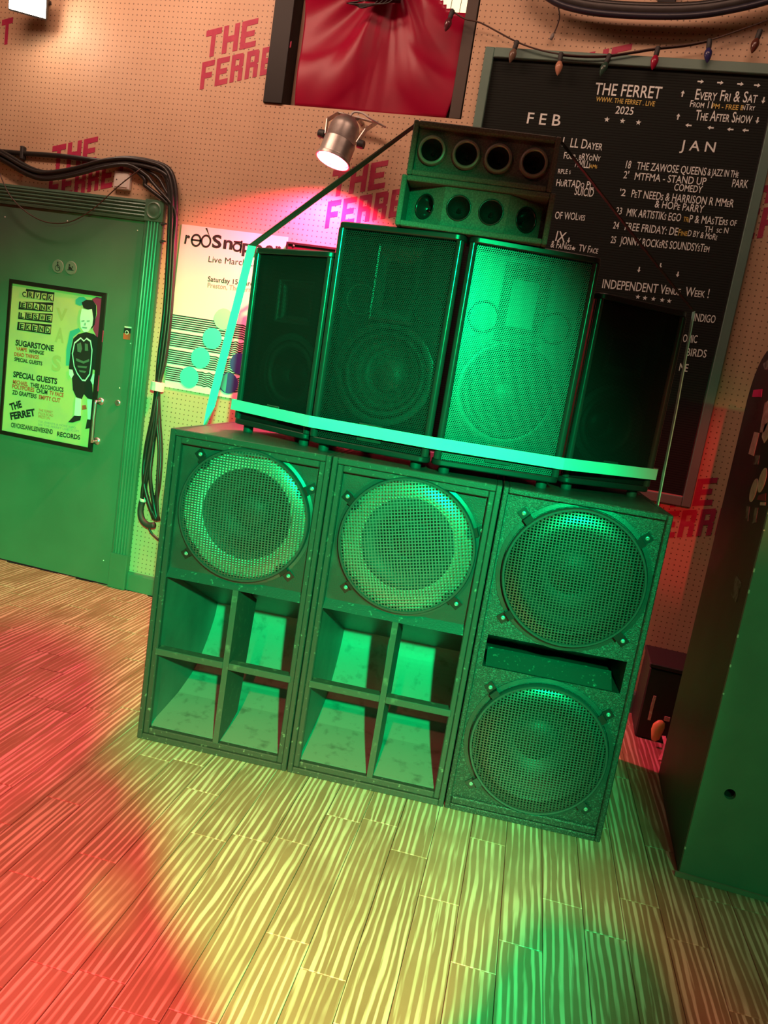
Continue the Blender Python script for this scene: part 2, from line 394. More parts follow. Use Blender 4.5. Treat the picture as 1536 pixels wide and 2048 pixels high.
def flat(name, pts, y, mat, parent, th=0.0006):
    """filled outline given as (x,z) points on the plane y, with a little thickness"""
    bm = bmesh.new(); f = bm.faces.new([bm.verts.new((p[0], y, p[1])) for p in pts])
    r = bmesh.ops.extrude_face_region(bm, geom=[f]); bmesh.ops.translate(bm, vec=(0, th, 0), verts=[e for e in r['geom'] if isinstance(e, bmesh.types.BMVert)])
    bmesh.ops.triangulate(bm, faces=bm.faces)
    bm.verts.index_update(); vs = [v.co.copy() for v in bm.verts]; fs = [tuple(v.index for v in q.verts) for q in bm.faces]; bm.free()
    return mesh(name, vs, fs, mat, parent, world=True)
def pflat(name, pix, y, mat, parent, **kw): return flat(name, [WY(*p, y) for p in pix], y, mat, parent, **kw)

# ================================================================== THE ROOM
XL, XR, YF, ZC = -4.2, 3.6, -7.6, 3.7
wx0, wx1, wz0 = -1.222, -0.222, 2.618          # the curtained opening
g = G()
for a in ((XL, wx0, 0, ZC), (wx1, XR, 0, ZC), (wx0, wx1, 0, wz0)):
    g.add([(a[0], 0, a[2]), (a[1], 0, a[2]), (a[1], 0, a[3]), (a[0], 0, a[3])], [(0, 1, 2, 3)])
g.add([(wx0, 0, wz0), (wx1, 0, wz0), (wx1, 0.12, wz0), (wx0, 0.12, wz0)], [(0, 1, 2, 3)])
wall = g.out('wall_back', M_peg, recenter=False); tag(wall, 'tan pegboard wall with crimson stencilled lettering', kind='structure')
for nm, vs in (('wall_left', [(XL, YF, 0), (XL, 0, 0), (XL, 0, ZC), (XL, YF, ZC)]), ('wall_right', [(XR, 0, 0), (XR, YF, 0), (XR, YF, ZC), (XR, 0, ZC)]),
               ('wall_front', [(XR, YF, 0), (XL, YF, 0), (XL, YF, ZC), (XR, YF, ZC)])):
    tag(mesh(nm, vs, [(0, 1, 2, 3)], M_tan, recenter=False), kind='structure')
tag(mesh('ceiling', [(XL, YF, ZC), (XR, YF, ZC), (XR, 0.12, ZC), (XL, 0.12, ZC)], [(0, 1, 2, 3)], M_ceil, recenter=False), kind='structure')

# floor: worn boards laid one by one over a sub-floor
floor = mesh('floor', [(XL, YF, -0.012), (XR, YF, -0.012), (XR, 0.0, -0.012), (XL, 0.0, -0.012)], [(0, 1, 2, 3)], simple('subfloor', (0.17, 0.10, 0.06), 0.5, var=0.3, scale=12), recenter=False)
tag(floor, 'worn wooden board floor with pale streaks', kind='structure')
FA = math.radians(3.2); fc, fs_ = math.cos(FA), math.sin(FA)
PW = 0.1155; lens = [0.46, 0.57, 0.68, 0.80]; pm = []
def board_mesh(Lp):
    me = bpy.data.meshes.new('plank'); bm = bmesh.new()
    bmesh.ops.create_cube(bm, size=1.0, matrix=Matrix.Diagonal((PW-0.0016, Lp-0.0016, 0.012, 1)))
    bmesh.ops.bevel(bm, geom=[e for e in bm.edges if all(v.co.z > 0 for v in e.verts)], offset=0.0012, segments=1, affect='EDGES')
    bm.to_mesh(me); bm.free(); me.materials.append(M_plank); return me
pm = [board_mesh(q) for q in lens]; cutm = {}
npl = 0
def plank(x, y, i):
    global npl
    o = bpy.data.objects.new('plank', pm[i]); COL.objects.link(o)
    o.location = (x, y, -0.0062-random.random()*0.0006); o.rotation_euler = (0, 0, FA); o.parent = floor; npl += 1
far = G()
for c in range(-28, 20):
    xl = (c+0.5)*PW+0.0708                       # so that a seam passes x=.30 near the stack
    t = -3.15 + random.random()*0.4-0.2
    while t < 0.35:
        i = random.choice((0, 1, 1, 2, 2, 3)); Lp = lens[i]; mid = t+Lp/2
        X = xl*fc-mid*fs_ ; Y = xl*fs_+mid*fc; t += Lp
        ya = Y-Lp/2; yb = Y+Lp/2
        if yb > -0.02:                            # last board of the row is cut at the wall
            Lc = -0.022-ya-0.006
            if Lc > 0.05 and -3.1 < X < 2.0:
                kq = max(1, round(Lc/0.02)); me = cutm.get(kq)
                if me is None:
                    me = board_mesh(kq*0.02); cutm[kq] = me
                o = bpy.data.objects.new('plank', me); COL.objects.link(o); md = ya+kq*0.01
                mid2 = (md-xl*fs_)/fc
                o.location = (xl*fc-mid2*fs_, md, -0.0062); o.rotation_euler = (0, 0, FA); o.parent = floor
            break
        if X < -3.1 or X > 2.0: continue
        plank(X, Y, i)

# ------------------------------------------------------------------ stencils sprayed on the wall
def stencil(x0, z0, k=1.0, parent=wall, y=-0.0015, mat=None, slope=0.268):
    H = 0.128*k; g = G(); th = 0.0014
    def bars(ch):
        s = 0.26
        return {'T': [(0, 1, 1-s*0.85, 1), (0.36, 0.64, 0, 1)], 'H': [(0, 0.3, 0, 1), (0.7, 1, 0, 1), (0, 1, 0.38, 0.6)],
                'E': [(0, 0.32, 0, 1), (0, 1, 0.8, 1), (0, 0.86, 0.4, 0.6), (0, 1, 0, 0.2)], 'F': [(0, 0.32, 0, 1), (0, 1, 0.8, 1), (0, 0.86, 0.38, 0.58)],
                'R': [(0, 0.32, 0, 1), (0, 0.86, 0.8, 1), (0.62, 0.95, 0.52, 0.94), (0, 0.86, 0.4, 0.58), (0.62, 0.95, 0, 0.46)]}[ch]
    for row, (word, ox, cw) in enumerate((('THE', 0.004, 0.082), ('FERRET', 0.0, 0.067))):
        zb = z0+(H+0.018*k if row == 0 else 0)
        for i, ch in enumerate(word):
            lx = x0+(ox+i*(cw+0.012))*k
            L_ = G()
            for a, b, c_, d in bars(ch):
                xs = (lx+a*cw*k, lx+b*cw*k); P = []
                for X, Zf in ((xs[0], c_), (xs[1], c_), (xs[1], d), (xs[0], d)):
                    P.append((X, zb+Zf*H+(X-x0)*slope))
                L_.prism(P, 'y', y-0.0002*random.random(), y+th)
            g.add(L_.v, L_.f)
    o = g.out('stencil_lettering', mat or M_sten, parent, world=True)
    return o
for px in ((-1.575, 2.655), (-2.405, 2.04), (-0.815, 2.062)): stencil(*px)
p = WY(26, 40); stencil(p[0]-0.462, p[1]-0.128-0.11)
p = WY(1272, 78); stencil(p[0]-0.285, p[1]-0.29-0.076)
p = WY(1517, 400); stencil(p[0]-0.13, p[1]-0.20)
p = WY(1443, 948); stencil(p[0]-0.285, p[1]-0.29-0.076)

# ------------------------------------------------------------------ door, its casing and skirting
dR = -1.7935; cR = -1.690; dL = dR-0.92; yD = -0.022
door = G().box(dL, dR-0.004, yD, -0.002, 0.006, 1.975).out('door_1', M_door, recenter=False); tag(door, 'dark green painted door with framed yellow poster', kind='structure')
trim = thing('trim_1', 'dark green reeded door casing with round corner block', None, (dR, 0, 0), kind='structure')
def reeded(name, horizontal, a0, a1, b0, b1):
    """casing board with four raised reeds; a along its length, b across"""
    g = G(); poly = [(b0, -0.001)]; n = 4; w_ = (b1-b0)
    poly.append((b0, -0.026)); poly.append((b0+0.012, -0.030))
    for i in range(n):
        c0 = b0+0.016+(w_-0.032)*i/n; c1 = b0+0.016+(w_-0.032)*(i+1)/n
        for k in range(5):
            t = k/4; poly.append((c0+(c1-c0)*t, -0.024-0.010*math.sin(PI*t)))
    poly += [(b1-0.012, -0.030), (b1, -0.026), (b1, -0.001)]
    n = len(poly); vs = []
    for a in (a0, a1):
        for b, y in poly: vs.append((a, y, b) if horizontal else (b, y, a))
    g.add(vs, [tuple(range(n)), tuple(range(n, 2*n))[::-1]]+[(i, (i+1) % n, n+(i+1) % n, n+i) for i in range(n)])
    o = g.out(name, M_door, trim, world=True); return o
reeded('casing_upright', False, 0.20, 1.990, dR, cR)
reeded('casing_upright', False, 0.20, 1.990, dL-0.108, dL-0.005)
reeded('casing_head', True, dL-0.005, dR, 1.990, 2.093)
for xa, xb in ((dR-0.001, cR+0.003), (dL-0.111, dL-0.004)):
    b_ = G().box(xa, xb, -0.036, -0.001, 1.990, 2.098).out('corner_block', M_door, trim, world=True); bevel(b_, 0.002)
    cxx = (xa+xb)/2
    ro = G().lathe([(0.044, 0), (0.044, -0.003), (0.038, -0.006), (0.032, -0.002), (0.024, -0.002), (0.018, -0.006), (0.008, -0.007), (0.0005, -0.008)], (cxx, -0.036, 2.044), seg=28).out('rosette', M_door, b_, world=True); autosmooth(ro)
    bevel(G().box(xa, xb, -0.038, -0.001, 0.0, 0.20).out('plinth_block', M_door, trim, world=True), 0.003)
bb = G().prism([(-0.001, 0.0), (-0.018, 0.0), (-0.018, 0.09), (-0.012, 0.102), (-0.001, 0.104)], 'x', cR+0.004, XR-0.01).out('baseboard_back', M_door, recenter=False); tag(bb, 'dark green skirting board along the pegboard wall', kind='structure')
# pull handle and lock
hp = [WY(203, 799, yD-0.03), WY(190, 880, yD-0.03)]
hx = WY(196, 845, yD)[0]+0.005; hz0, hz1 = 0.80, 1.02
h = G().tube([(hx, yD, hz1), (hx, yD-0.036, hz1), (hx-0.002, yD-0.045, hz1-0.012), (hx-0.002, yD-0.045, hz0+0.012), (hx, yD-0.036, hz0), (hx, yD, hz0)], 0.0075, smooth=3).out('pull_handle', M_steel, door, world=True, smooth=True)
for z in (hz0, hz1): G().lathe([(0.021, 0), (0.020, -0.005), (0.008, -0.008)], (hx, yD, z), seg=20).out('handle_rose', M_steel, h, world=True, smooth=True)
lx, lz = WY(236, 806, yD); G().lathe([(0.017, 0), (0.016, -0.006), (0.010, -0.008), (0.0004, -0.006)], (lx, yD, lz), seg=20).out('lock_cylinder', M_steel, door, world=True, smooth=True)
for q in ((10, 434), (135, 442), (275, 461), (239, 776), (207, 1121), (261, 687), (254, 889)):
    sx_, sz_ = WY(*q, yD); G().lathe([(0.004, 0), (0.003, -0.002), (0.0003, -0.003)], (sx_, yD, sz_), seg=8).out('screw_head', M_white, door, world=True)
# little sticker by the lock
st = thing('door_sticker', 'small red, black and white sticker on the green door above the lock', 'sticker', (-1.84, yD, 1.40))
pflat('sticker_top', [(249, 653), (262, 655), (261, 667), (247, 666)], yD-0.0012, M_ink, st)
pflat('sticker_bottom', [(247, 666), (261, 667), (260, 680), (246, 678)], yD-0.0012, M_redink, st)
sx_, sz_ = WY(254, 665, yD); G().lathe([(0.011, 0), (0.0075, -0.0008)], (sx_, yD-0.0016, sz_), seg=16).out('sticker_ring', M_white, st, world=True)
pflat('sticker_edge', [(249, 652), (263, 654), (263, 657), (249, 655)], yD-0.0014, M_white, st)
# round toilet signs
for nm, lab, c in (('wheelchair_sign', 'round grey wheelchair symbol sign on the green door', (116, 533)), ('baby_change_sign', 'round grey baby changing sign on the green door', (142, 536))):
    sx_, sz_ = WY(*c, yD); t = thing(nm, lab, 'sign', (sx_, yD, sz_))
    G().lathe([(0.0005, -0.003), (0.034, -0.003), (0.036, -0.001), (0.036, 0)], (0, 0, 0), seg=28).out('disc', simple('grey_sign', (0.17, 0.20, 0.17), 0.4), t)
    g = G()
    if nm[0] == 'w':
        g.lathe([(0.0135, -0.0036), (0.0165, -0.0036)], (0.001, 0, -0.009), seg=20)
        g.prism([(-0.004, 0.004), (0.0, 0.004), (0.001, -0.006), (0.012, -0.006), (0.012, -0.003), (0.004, -0.003), (0.003, 0.015), (-0.004, 0.015)], 'y', -0.0038, -0.003)
        g.lathe([(0.0004, -0.0037), (0.0045, -0.0037)], (-0.001, 0, 0.021), seg=12)
        g.prism([(0.011, -0.004), (0.019, -0.018), (0.015, -0.019), (0.008, -0.005)], 'y', -0.0038, -0.003)
    else:
        g.lathe([(0.0004, -0.0037), (0.005, -0.0037)], (-0.008, 0, 0.014), seg=12)
        g.prism([(-0.014, 0.006), (-0.004, 0.007), (0.010, -0.002), (0.012, -0.009), (-0.012, -0.009)], 'y', -0.0038, -0.003)
        g.prism([(-0.02, -0.013), (0.02, -0.013), (0.02, -0.010), (-0.02, -0.010)], 'y', -0.0038, -0.003)
        g.lathe([(0.0004, -0.0037), (0.004, -0.0037)], (0.011, 0, 0.006), seg=12)
    g.out('symbol', M_ink, t)

# framed yellow poster on the door
fx0, fx1, fz0, fz1 = -2.585, -1.975, 0.735, 1.597; FRY = yD-0.003
pf = thing('framed_poster', 'yellow gig poster with a child figure in a black frame on the green door', 'poster', ((fx0+fx1)/2, FRY, fz0))
yP = FRY-0.006
G().box(fx0+0.012, fx1-0.012, yP, FRY, fz0+0.012, fz1-0.012).out('poster_sheet', M_ypaper, pf, world=True)
fb = 0.022
for vs in ([(fx0, fz0), (fx1, fz0), (fx1-fb, fz0+fb), (fx0+fb, fz0+fb)], [(fx1, fz0), (fx1, fz1), (fx1-fb, fz1-fb), (fx1-fb, fz0+fb)],
           [(fx1, fz1), (fx0, fz1), (fx0+fb, fz1-fb), (fx1-fb, fz1-fb)], [(fx0, fz1), (fx0, fz0), (fx0+fb, fz0+fb), (fx0+fb, fz1-fb)]):
    v = [(a, FRY-0.014, b) for a, b in vs]+[(a, FRY+0.002, b) for a, b in vs]
    # snap-frame rail, bevelled towards the picture
    v[0] = (v[0][0], FRY-0.008, v[0][2]); v[1] = (v[1][0], FRY-0.008, v[1][2])
    mesh('frame_rail', v, [(0, 1, 2, 3), (7, 6, 5, 4), (0, 4, 5, 1), (1, 5, 6, 2), (2, 6, 7, 3), (3, 7, 4, 0)], simple('snap_frame', (0.010, 0.012, 0.010), 0.3), pf, world=True)
def z5(x, y): return (x*350/1536, 500+y*350/1536)
def z3(x, y): return (x*230/1240, 540+y*230/1240)
y1 = yP-0.0008; y2 = yP-0.0016; y3 = yP-0.0024
rows = [('CRVCK', (180, 405), (468, 445), 55, (228, 340, 478, 372, 470, 452, 222, 415)), ('EDANK', (172, 500), (462, 535), 50, (168, 452, 468, 462, 462, 545, 162, 520)),
        ('LESWE', (166, 590), (455, 622), 50, (164, 545, 462, 560, 456, 640, 158, 605)), ('EKEND', (160, 688), (445, 727), 54, (156, 630, 452, 655, 444, 742, 148, 700))]
for t, a, b, hgt, q in rows:
    pflat('title_block', [z5(q[i], q[i+1]) for i in (0, 2, 4, 6)], y1, M_ink, pf)
    n = len(t)
    for i, ch in enumerate(t):
        f0 = (i+0.06)/n; f1 = (i+0.94)/n
        A = (a[0]+(b[0]-a[0])*f0, a[1]+(b[1]-a[1])*f0); B = (a[0]+(b[0]-a[0])*f1, a[1]+(b[1]-a[1])*f1)
        r_ = random.uniform(-4, 4)
        pflat('letter_tile', [z5(A[0]+3, A[1]+3+r_), z5(B[0]-3, B[1]+3-r_), z5(B[0]+3, B[1]-hgt+3-r_), z5(A[0]+9, A[1]-hgt+3+r_)], y2, M_ghost if i % 2 else M_ypaper, pf)
        ptext('title_letter', ch, z5(A[0]+9, A[1]-1), z5(B[0]-8, B[1]-1), hgt*0.2279*0.74, y3, M_ink, pf, bold=0.03)
for t, a, b, hh, mt in (('SUGARSTONE', (135, 835), (470, 888), 46, M_ink), ('VAMPE', (140, 878), (235, 893), 30, M_redink), ('WHINGE', (252, 900), (385, 920), 30, M_ink),
                        ('DEAD THINGS', (125, 928), (340, 958), 30, M_redink), ('SPECIAL GUESTS', (125, 972), (370, 1013), 30, M_ink), ('SPECIAL GUESTS', (115, 1112), (500, 1178), 46, M_ink),
                        ('MICHAEL', (112, 1172), (245, 1195), 32, M_redink), ('THEE ALCOHOLICS', (266, 1200), (556, 1245), 34, M_ink), ('POLYPORES', (106, 1212), (300, 1247), 34, M_redink),
                        ('CHUM', (318, 1250), (415, 1268), 34, M_ink), ('TV FACE', (432, 1270), (556, 1292), 34, M_redink), ('ZD GRAFTERS', (106, 1264), (320, 1303), 34, M_ink), ('EMPTY CUT', (340, 1306), (528, 1340), 34, M_redink),
                        ('THE FERRET', (338, 1415), (462, 1437), 22, M_redink), ('FYLDE ROAD', (338, 1445), (466, 1466), 22, M_redink), ('PRESTON', (336, 1472), (436, 1490), 22, M_redink),
                        ('TIX, EVENTS & MORE INFO', (334, 1512), (664, 1570), 17, M_grey_ink), ('SEE THE FERRET LIVE . COM', (334, 1540), (690, 1600), 17, M_grey_ink)):
    ptext('poster_lettering', t, z5(*a), z5(*b), hh*0.2279, y1, mt, pf, bold=0.035 if hh > 28 else 0.0)
ptext('poster_lettering', 'THE', z5(95, 1408), z5(195, 1378), 12.5, y1, M_ink, pf, bold=0.05)
ptext('poster_lettering', 'FERRET', z5(95, 1488), z5(312, 1452), 12.5, y1, M_ink, pf, bold=0.05)
ptext('poster_lettering', 'CRVCKEDANKLESWEEKEND', z5(95, 1553), z5(462, 1616), 8.5, y1, M_ink, pf, bold=0.03)
ptext('poster_lettering', 'RECORDS', z5(500, 1632), z5(702, 1665), 8.5, y1, M_ink, pf, bold=0.03)
for ch, a, b, hh in (('V', (490, 610), (590, 620), 22), ('A', (480, 800), (560, 812), 26), ('S', (450, 1050), (530, 1065), 28)): ptext('ghost_letter', ch, z5(*a), z5(*b), hh, yP-0.0004, M_ghost, pf, bold=0.04)
F = lambda *q: [z3(q[i], q[i+1]) for i in range(0, len(q), 2)]
pflat('teal_shade', F(815, 320, 850, 292, 905, 290, 935, 320, 925, 365, 860, 385, 815, 365), y1, M_tealink, pf)
pflat('magenta_shade', F(990, 315, 1040, 290, 1095, 298, 1118, 345, 1105, 470, 1075, 560, 1092, 640, 1118, 655, 1105, 780, 1040, 720, 1000, 640, 1045, 470, 1040, 380), y1, M_pinkink, pf)
pflat('teal_shade', F(755, 660, 850, 625, 870, 660, 790, 720, 760, 860, 745, 1030, 712, 1030, 715, 860), y1, M_tealink, pf)
pflat('figure_jacket', F(845, 690, 930, 670, 1010, 690, 1070, 740, 1100, 830, 1085, 960, 1075, 1100, 1040, 1090, 1000, 1070, 990, 1180, 1005, 1400, 945, 1385, 905, 1340, 880, 1395, 820, 1370, 785, 1290, 775, 1150, 750, 1075, 742, 1060, 760, 880, 790, 740), y1, M_ink, pf)
pflat('figure_hair', F(880, 350, 930, 320, 1000, 325, 1035, 380, 1035, 480, 1020, 590, 985, 640, 990, 440, 900, 410), y2, M_ink, pf)
pflat('figure_face', F(882, 415, 940, 430, 990, 420, 1005, 520, 995, 600, 950, 665, 905, 670, 870, 620, 862, 520), y3, M_skinink, pf)
for q in (F(878, 545, 910, 540, 910, 556, 880, 558), F(935, 545, 968, 542, 966, 556, 938, 558), F(885, 612, 940, 618, 935, 632, 890, 625), F(912, 570, 925, 570, 922, 598, 908, 596)):
    pflat('face_feature', q, y3-0.0008, simple('soft_print', (0.22, 0.34, 0.29), 0.5), pf)
ov = F(870, 725, 905, 760, 935, 730, 980, 760, 997, 860, 985, 1020, 970, 1130, 920, 1200, 885, 1195, 830, 1120, 795, 1040, 775, 900, 800, 780)
mo = G(); ctr = (885, 960)
ins = [((p[0]-z3(*ctr)[0])*0.90+z3(*ctr)[0], (p[1]-z3(*ctr)[1])*0.93+z3(*ctr)[1]) for p in ov]
pflat('organ_outline', ov, y2, M_skinink, pf); pflat('organ_field', ins, y3, M_ink, pf)
for q in (F(830, 800, 870, 780, 885, 850, 870, 890, 835, 880), F(915, 790, 945, 800, 950, 870, 915, 870), F(820, 950, 900, 985, 960, 960, 960, 985, 900, 1010, 822, 980), F(835, 1030, 940, 1040, 930, 1060, 840, 1050), F(850, 1080, 930, 1090, 915, 1110, 860, 1100)):
    pflat('organ_shape', q, y3-0.0008, simple('organ_print', (0.10, 0.16, 0.12), 0.5), pf)
pflat('figure_hand', F(745, 1070, 780, 1075, 795, 1130, 770, 1170, 745, 1130), y3, M_skinink, pf)
pflat('figure_hand', F(1000, 1120, 1045, 1120, 1035, 1190, 1000, 1240, 975, 1190), y3, M_skinink, pf)
pflat('magenta_shade', F(1045, 1130, 1070, 1135, 1062, 1310, 1010, 1290, 1020, 1230), y1, M_pinkink, pf)
pflat('figure_sock', F(815, 1375, 875, 1390, 870, 1570, 800, 1580), y2, M_skinink, pf)
pflat('figure_sock', F(940, 1395, 1005, 1400, 1000, 1630, 945, 1620), y2, M_skinink, pf)
pflat('figure_shoe', F(735, 1640, 800, 1570, 875, 1575, 865, 1620, 780, 1645), y3, M_ink, pf)
pflat('figure_shoe', F(940, 1610, 995, 1615, 990, 1700, 920, 1715), y3, M_ink, pf)
pflat('red_shade', F(885, 1460, 925, 1455, 935, 1500, 885, 1510), y1, M_redink, pf)

# ------------------------------------------------------------------ white concert poster on the wall
yq = -0.0025
rp = thing('concert_poster', 'white concert poster with wavy lines and coloured discs on the pegboard', 'poster', (-1.295, yq, 1.158))
qx0, qx1, qz0, qz1 = -1.592, -0.998, 1.158, 2.0
G().box(qx0, qx1, yq, -0.0004, qz0, qz1).out('poster_sheet', M_paper, rp, world=True)
def z6(x, y): return (180+x*0.2474, 420+y*0.2474)
ya = yq-0.0007; yb = yq-0.0014
# band name: r, crossed e, mirrored d, S, n, a, p ...
for ch, a, b, hh in (('r', (762, 268), (800, 276), 0.96), ('S', (985, 302), (1062, 306), 1.0), ('n', (1075, 308), (1150, 318), 1.0), ('p', (1228, 335), (1300, 342), 1.0), ('p', (1320, 345), (1392, 352), 1.0), ('e', (1410, 352), (1480, 358), 1.0), ('r', (1495, 360), (1540, 364), 1.0)):
    ptext('band_lettering', ch, z6(*a), z6(*b), 24, ya, M_ink, rp, bold=0.03)
def ring(c, rx, rz, wd, y, mat, parent, name='band_lettering', bar=None):
    cx_, cz_ = WY(*c, y); g = G(); n = 28; vs = []
    for k in range(n):
        a = 2*PI*k/n
        vs += [(cx_+rx*math.cos(a), y, cz_+rz*math.sin(a)), (cx_+(rx-wd)*math.cos(a), y, cz_+(rz-wd)*math.sin(a))]
    g.add(vs, [(2*k, 2*((k+1) % n), 2*((k+1) % n)+1, 2*k+1) for k in range(n)])
    if bar:
        for q in bar:
            g.add([(cx_+a, y, cz_+b) for a, b in q], [(0, 1, 2, 3)])
    return g.out(name, mat, parent, world=True)
ring(z6(858, 245), 0.030, 0.033, 0.010, ya, M_ink, rp, bar=[[(-0.028, -0.004), (0.028, -0.004), (0.028, 0.005), (-0.028, 0.005)]])
ring(z6(938, 252), 0.030, 0.033, 0.010, ya, M_ink, rp, bar=[[(0.030, 0.0), (0.021, 0.02), (-0.012, 0.064), (-0.002, 0.066)]])
ring(z6(1190, 300), 0.026, 0.024, 0.010, ya, M_ink, rp, bar=[[(0.026, -0.026), (0.017, -0.026), (0.017, 0.034), (0.026, 0.034)], [(-0.022, 0.020), (0.022, 0.022), (0.022, 0.031), (-0.022, 0.029)]])
ptext('date_lettering', "Live March'25", z6(957, 420), z6(1345, 458), 12, ya, M_ink, rp, bold=0.0)
ptext('date_lettering', 'Saturday 15 March', z6(952, 575), z6(1340, 618), 9.5, ya, M_ink, rp)
ptext('date_lettering', 'Preston, The Ferret', z6(950, 625), z6(1340, 668), 9.5, ya, M_grey_ink, rp)
# four bands of six lines: straight at first, then rippling
def poster_pt(u, v): return (qx0+(qx1-qx0)*u, qz0+(qz1-qz0)*v)
for bnd in range(4):
    for k in range(7):
        v0 = 0.455-bnd*0.108-k*0.0133
        us = [i/80 for i in range(81)]; top = []; bot = []
        edge = 0.66-bnd*0.11
        for u in us:
            rip = 0.0 if u < edge else 0.0042*math.sin((u-edge)*2*PI/0.075)*min(1, (u-edge)/0.06)
            top.append(poster_pt(u, v0+rip)); bot.append(poster_pt(u, v0-0.0068+rip))
        g = G(); n = len(us); g.add([(a, ya, b) for a, b in top]+[(a, ya, b) for a, b in bot], [(i, i+1, n+i+1, n+i) for i in range(n-1)])
        g.out('printed_line', M_ink, rp, world=True)
for c, mt in (((1080, 882), M_mint), ((988, 1038), M_aqua), ((893, 1195), M_aqua), ((802, 1352), M_aqua), ((1118, 1400), M_navy), ((1210, 1242), M_navy)):
    cx_, cz_ = WY(*z6(*c), yb); G().lathe([(0.0004, 0), (0.0545, 0)], (cx_, yb, cz_), seg=40).out('printed_disc', mt, rp, world=True)
cx_, cz_ = WY(*z6(1118, 1400), yb); flat('printed_tint', [(cx_-0.044, cz_-0.028), (cx_-0.01, cz_-0.052), (cx_-0.01, cz_+0.052), (cx_-0.044, cz_+0.028)], yb-0.0006, M_tealink, rp)

# dark glossy panel fixed beside the poster, behind the small speaker
nb = thing('wall_panel', 'dark glossy framed panel on the pegboard beside the white concert poster', 'picture frame', (-0.87, -0.02, 1.40))
G().box(-0.985, -0.735, -0.020, -0.0005, 1.40, 1.965).out('panel_sheet', simple('maroon_gloss', (0.05, 0.012, 0.02), 0.15), nb, world=True)
for a in ((-0.995, -0.985, 1.39, 1.975), (-0.735, -0.725, 1.39, 1.975), (-0.985, -0.735, 1.965, 1.975), (-0.985, -0.735, 1.39, 1.40)):
    G().box(a[0], a[1], -0.026, -0.0005, a[2], a[3]).out('panel_rail', M_post, nb, world=True)
sx_, sz_ = WY(587, 491, -0.026); G().lathe([(0.006, 0), (0.004, -0.004), (0.0003, -0.005)], (sx_, -0.021, sz_), seg=10).out('screw', M_steel, nb, world=True)

# ------------------------------------------------------------------ letter board
bx0, bx1, bz0, bz1 = -0.157, 1.139, 1.030, 2.924; fr = 0.042; yB = -0.034
lb = thing('letter_board', 'large black letter board of gig listings in a sage green frame', 'letter board', ((bx0+bx1)/2, -0.02, bz0))
G().box(bx0+0.02, bx1-0.02, -0.014, -0.001, bz0+0.02, bz1-0.02).out('felt_panel', M_felt, lb, world=True)
for a in ((bx0, bx0+fr, bz0, bz1), (bx1-fr, bx1, bz0, bz1), (bx0+fr, bx1-fr, bz0, bz0+fr), (bx0+fr, bx1-fr, bz1-fr, bz1)):
    bevel(G().box(a[0], a[1], yB, -0.001, a[2], a[3]).out('frame_rail', M_frame, lb, world=True), 0.003)
fx, fz = bx1-fr-0.006, bz0+fr
G().box(bx0+fr, bx1-fr, -0.020, -0.014, fz, fz+0.005).out('inner_bead', M_steel, lb, world=True)
G().box(bx1-fr-0.005, bx1-fr, -0.026, -0.014, fz+0.006, bz1-fr-0.001).out('inner_bead', simple('black_bead', (0.02, 0.022, 0.02), 0.3), lb, world=True)
yT = -0.0165
def r3(x, y): return (960+x*0.375, y*0.375)
def r4(x, y): return (960+x*0.375, 230+y*0.375)
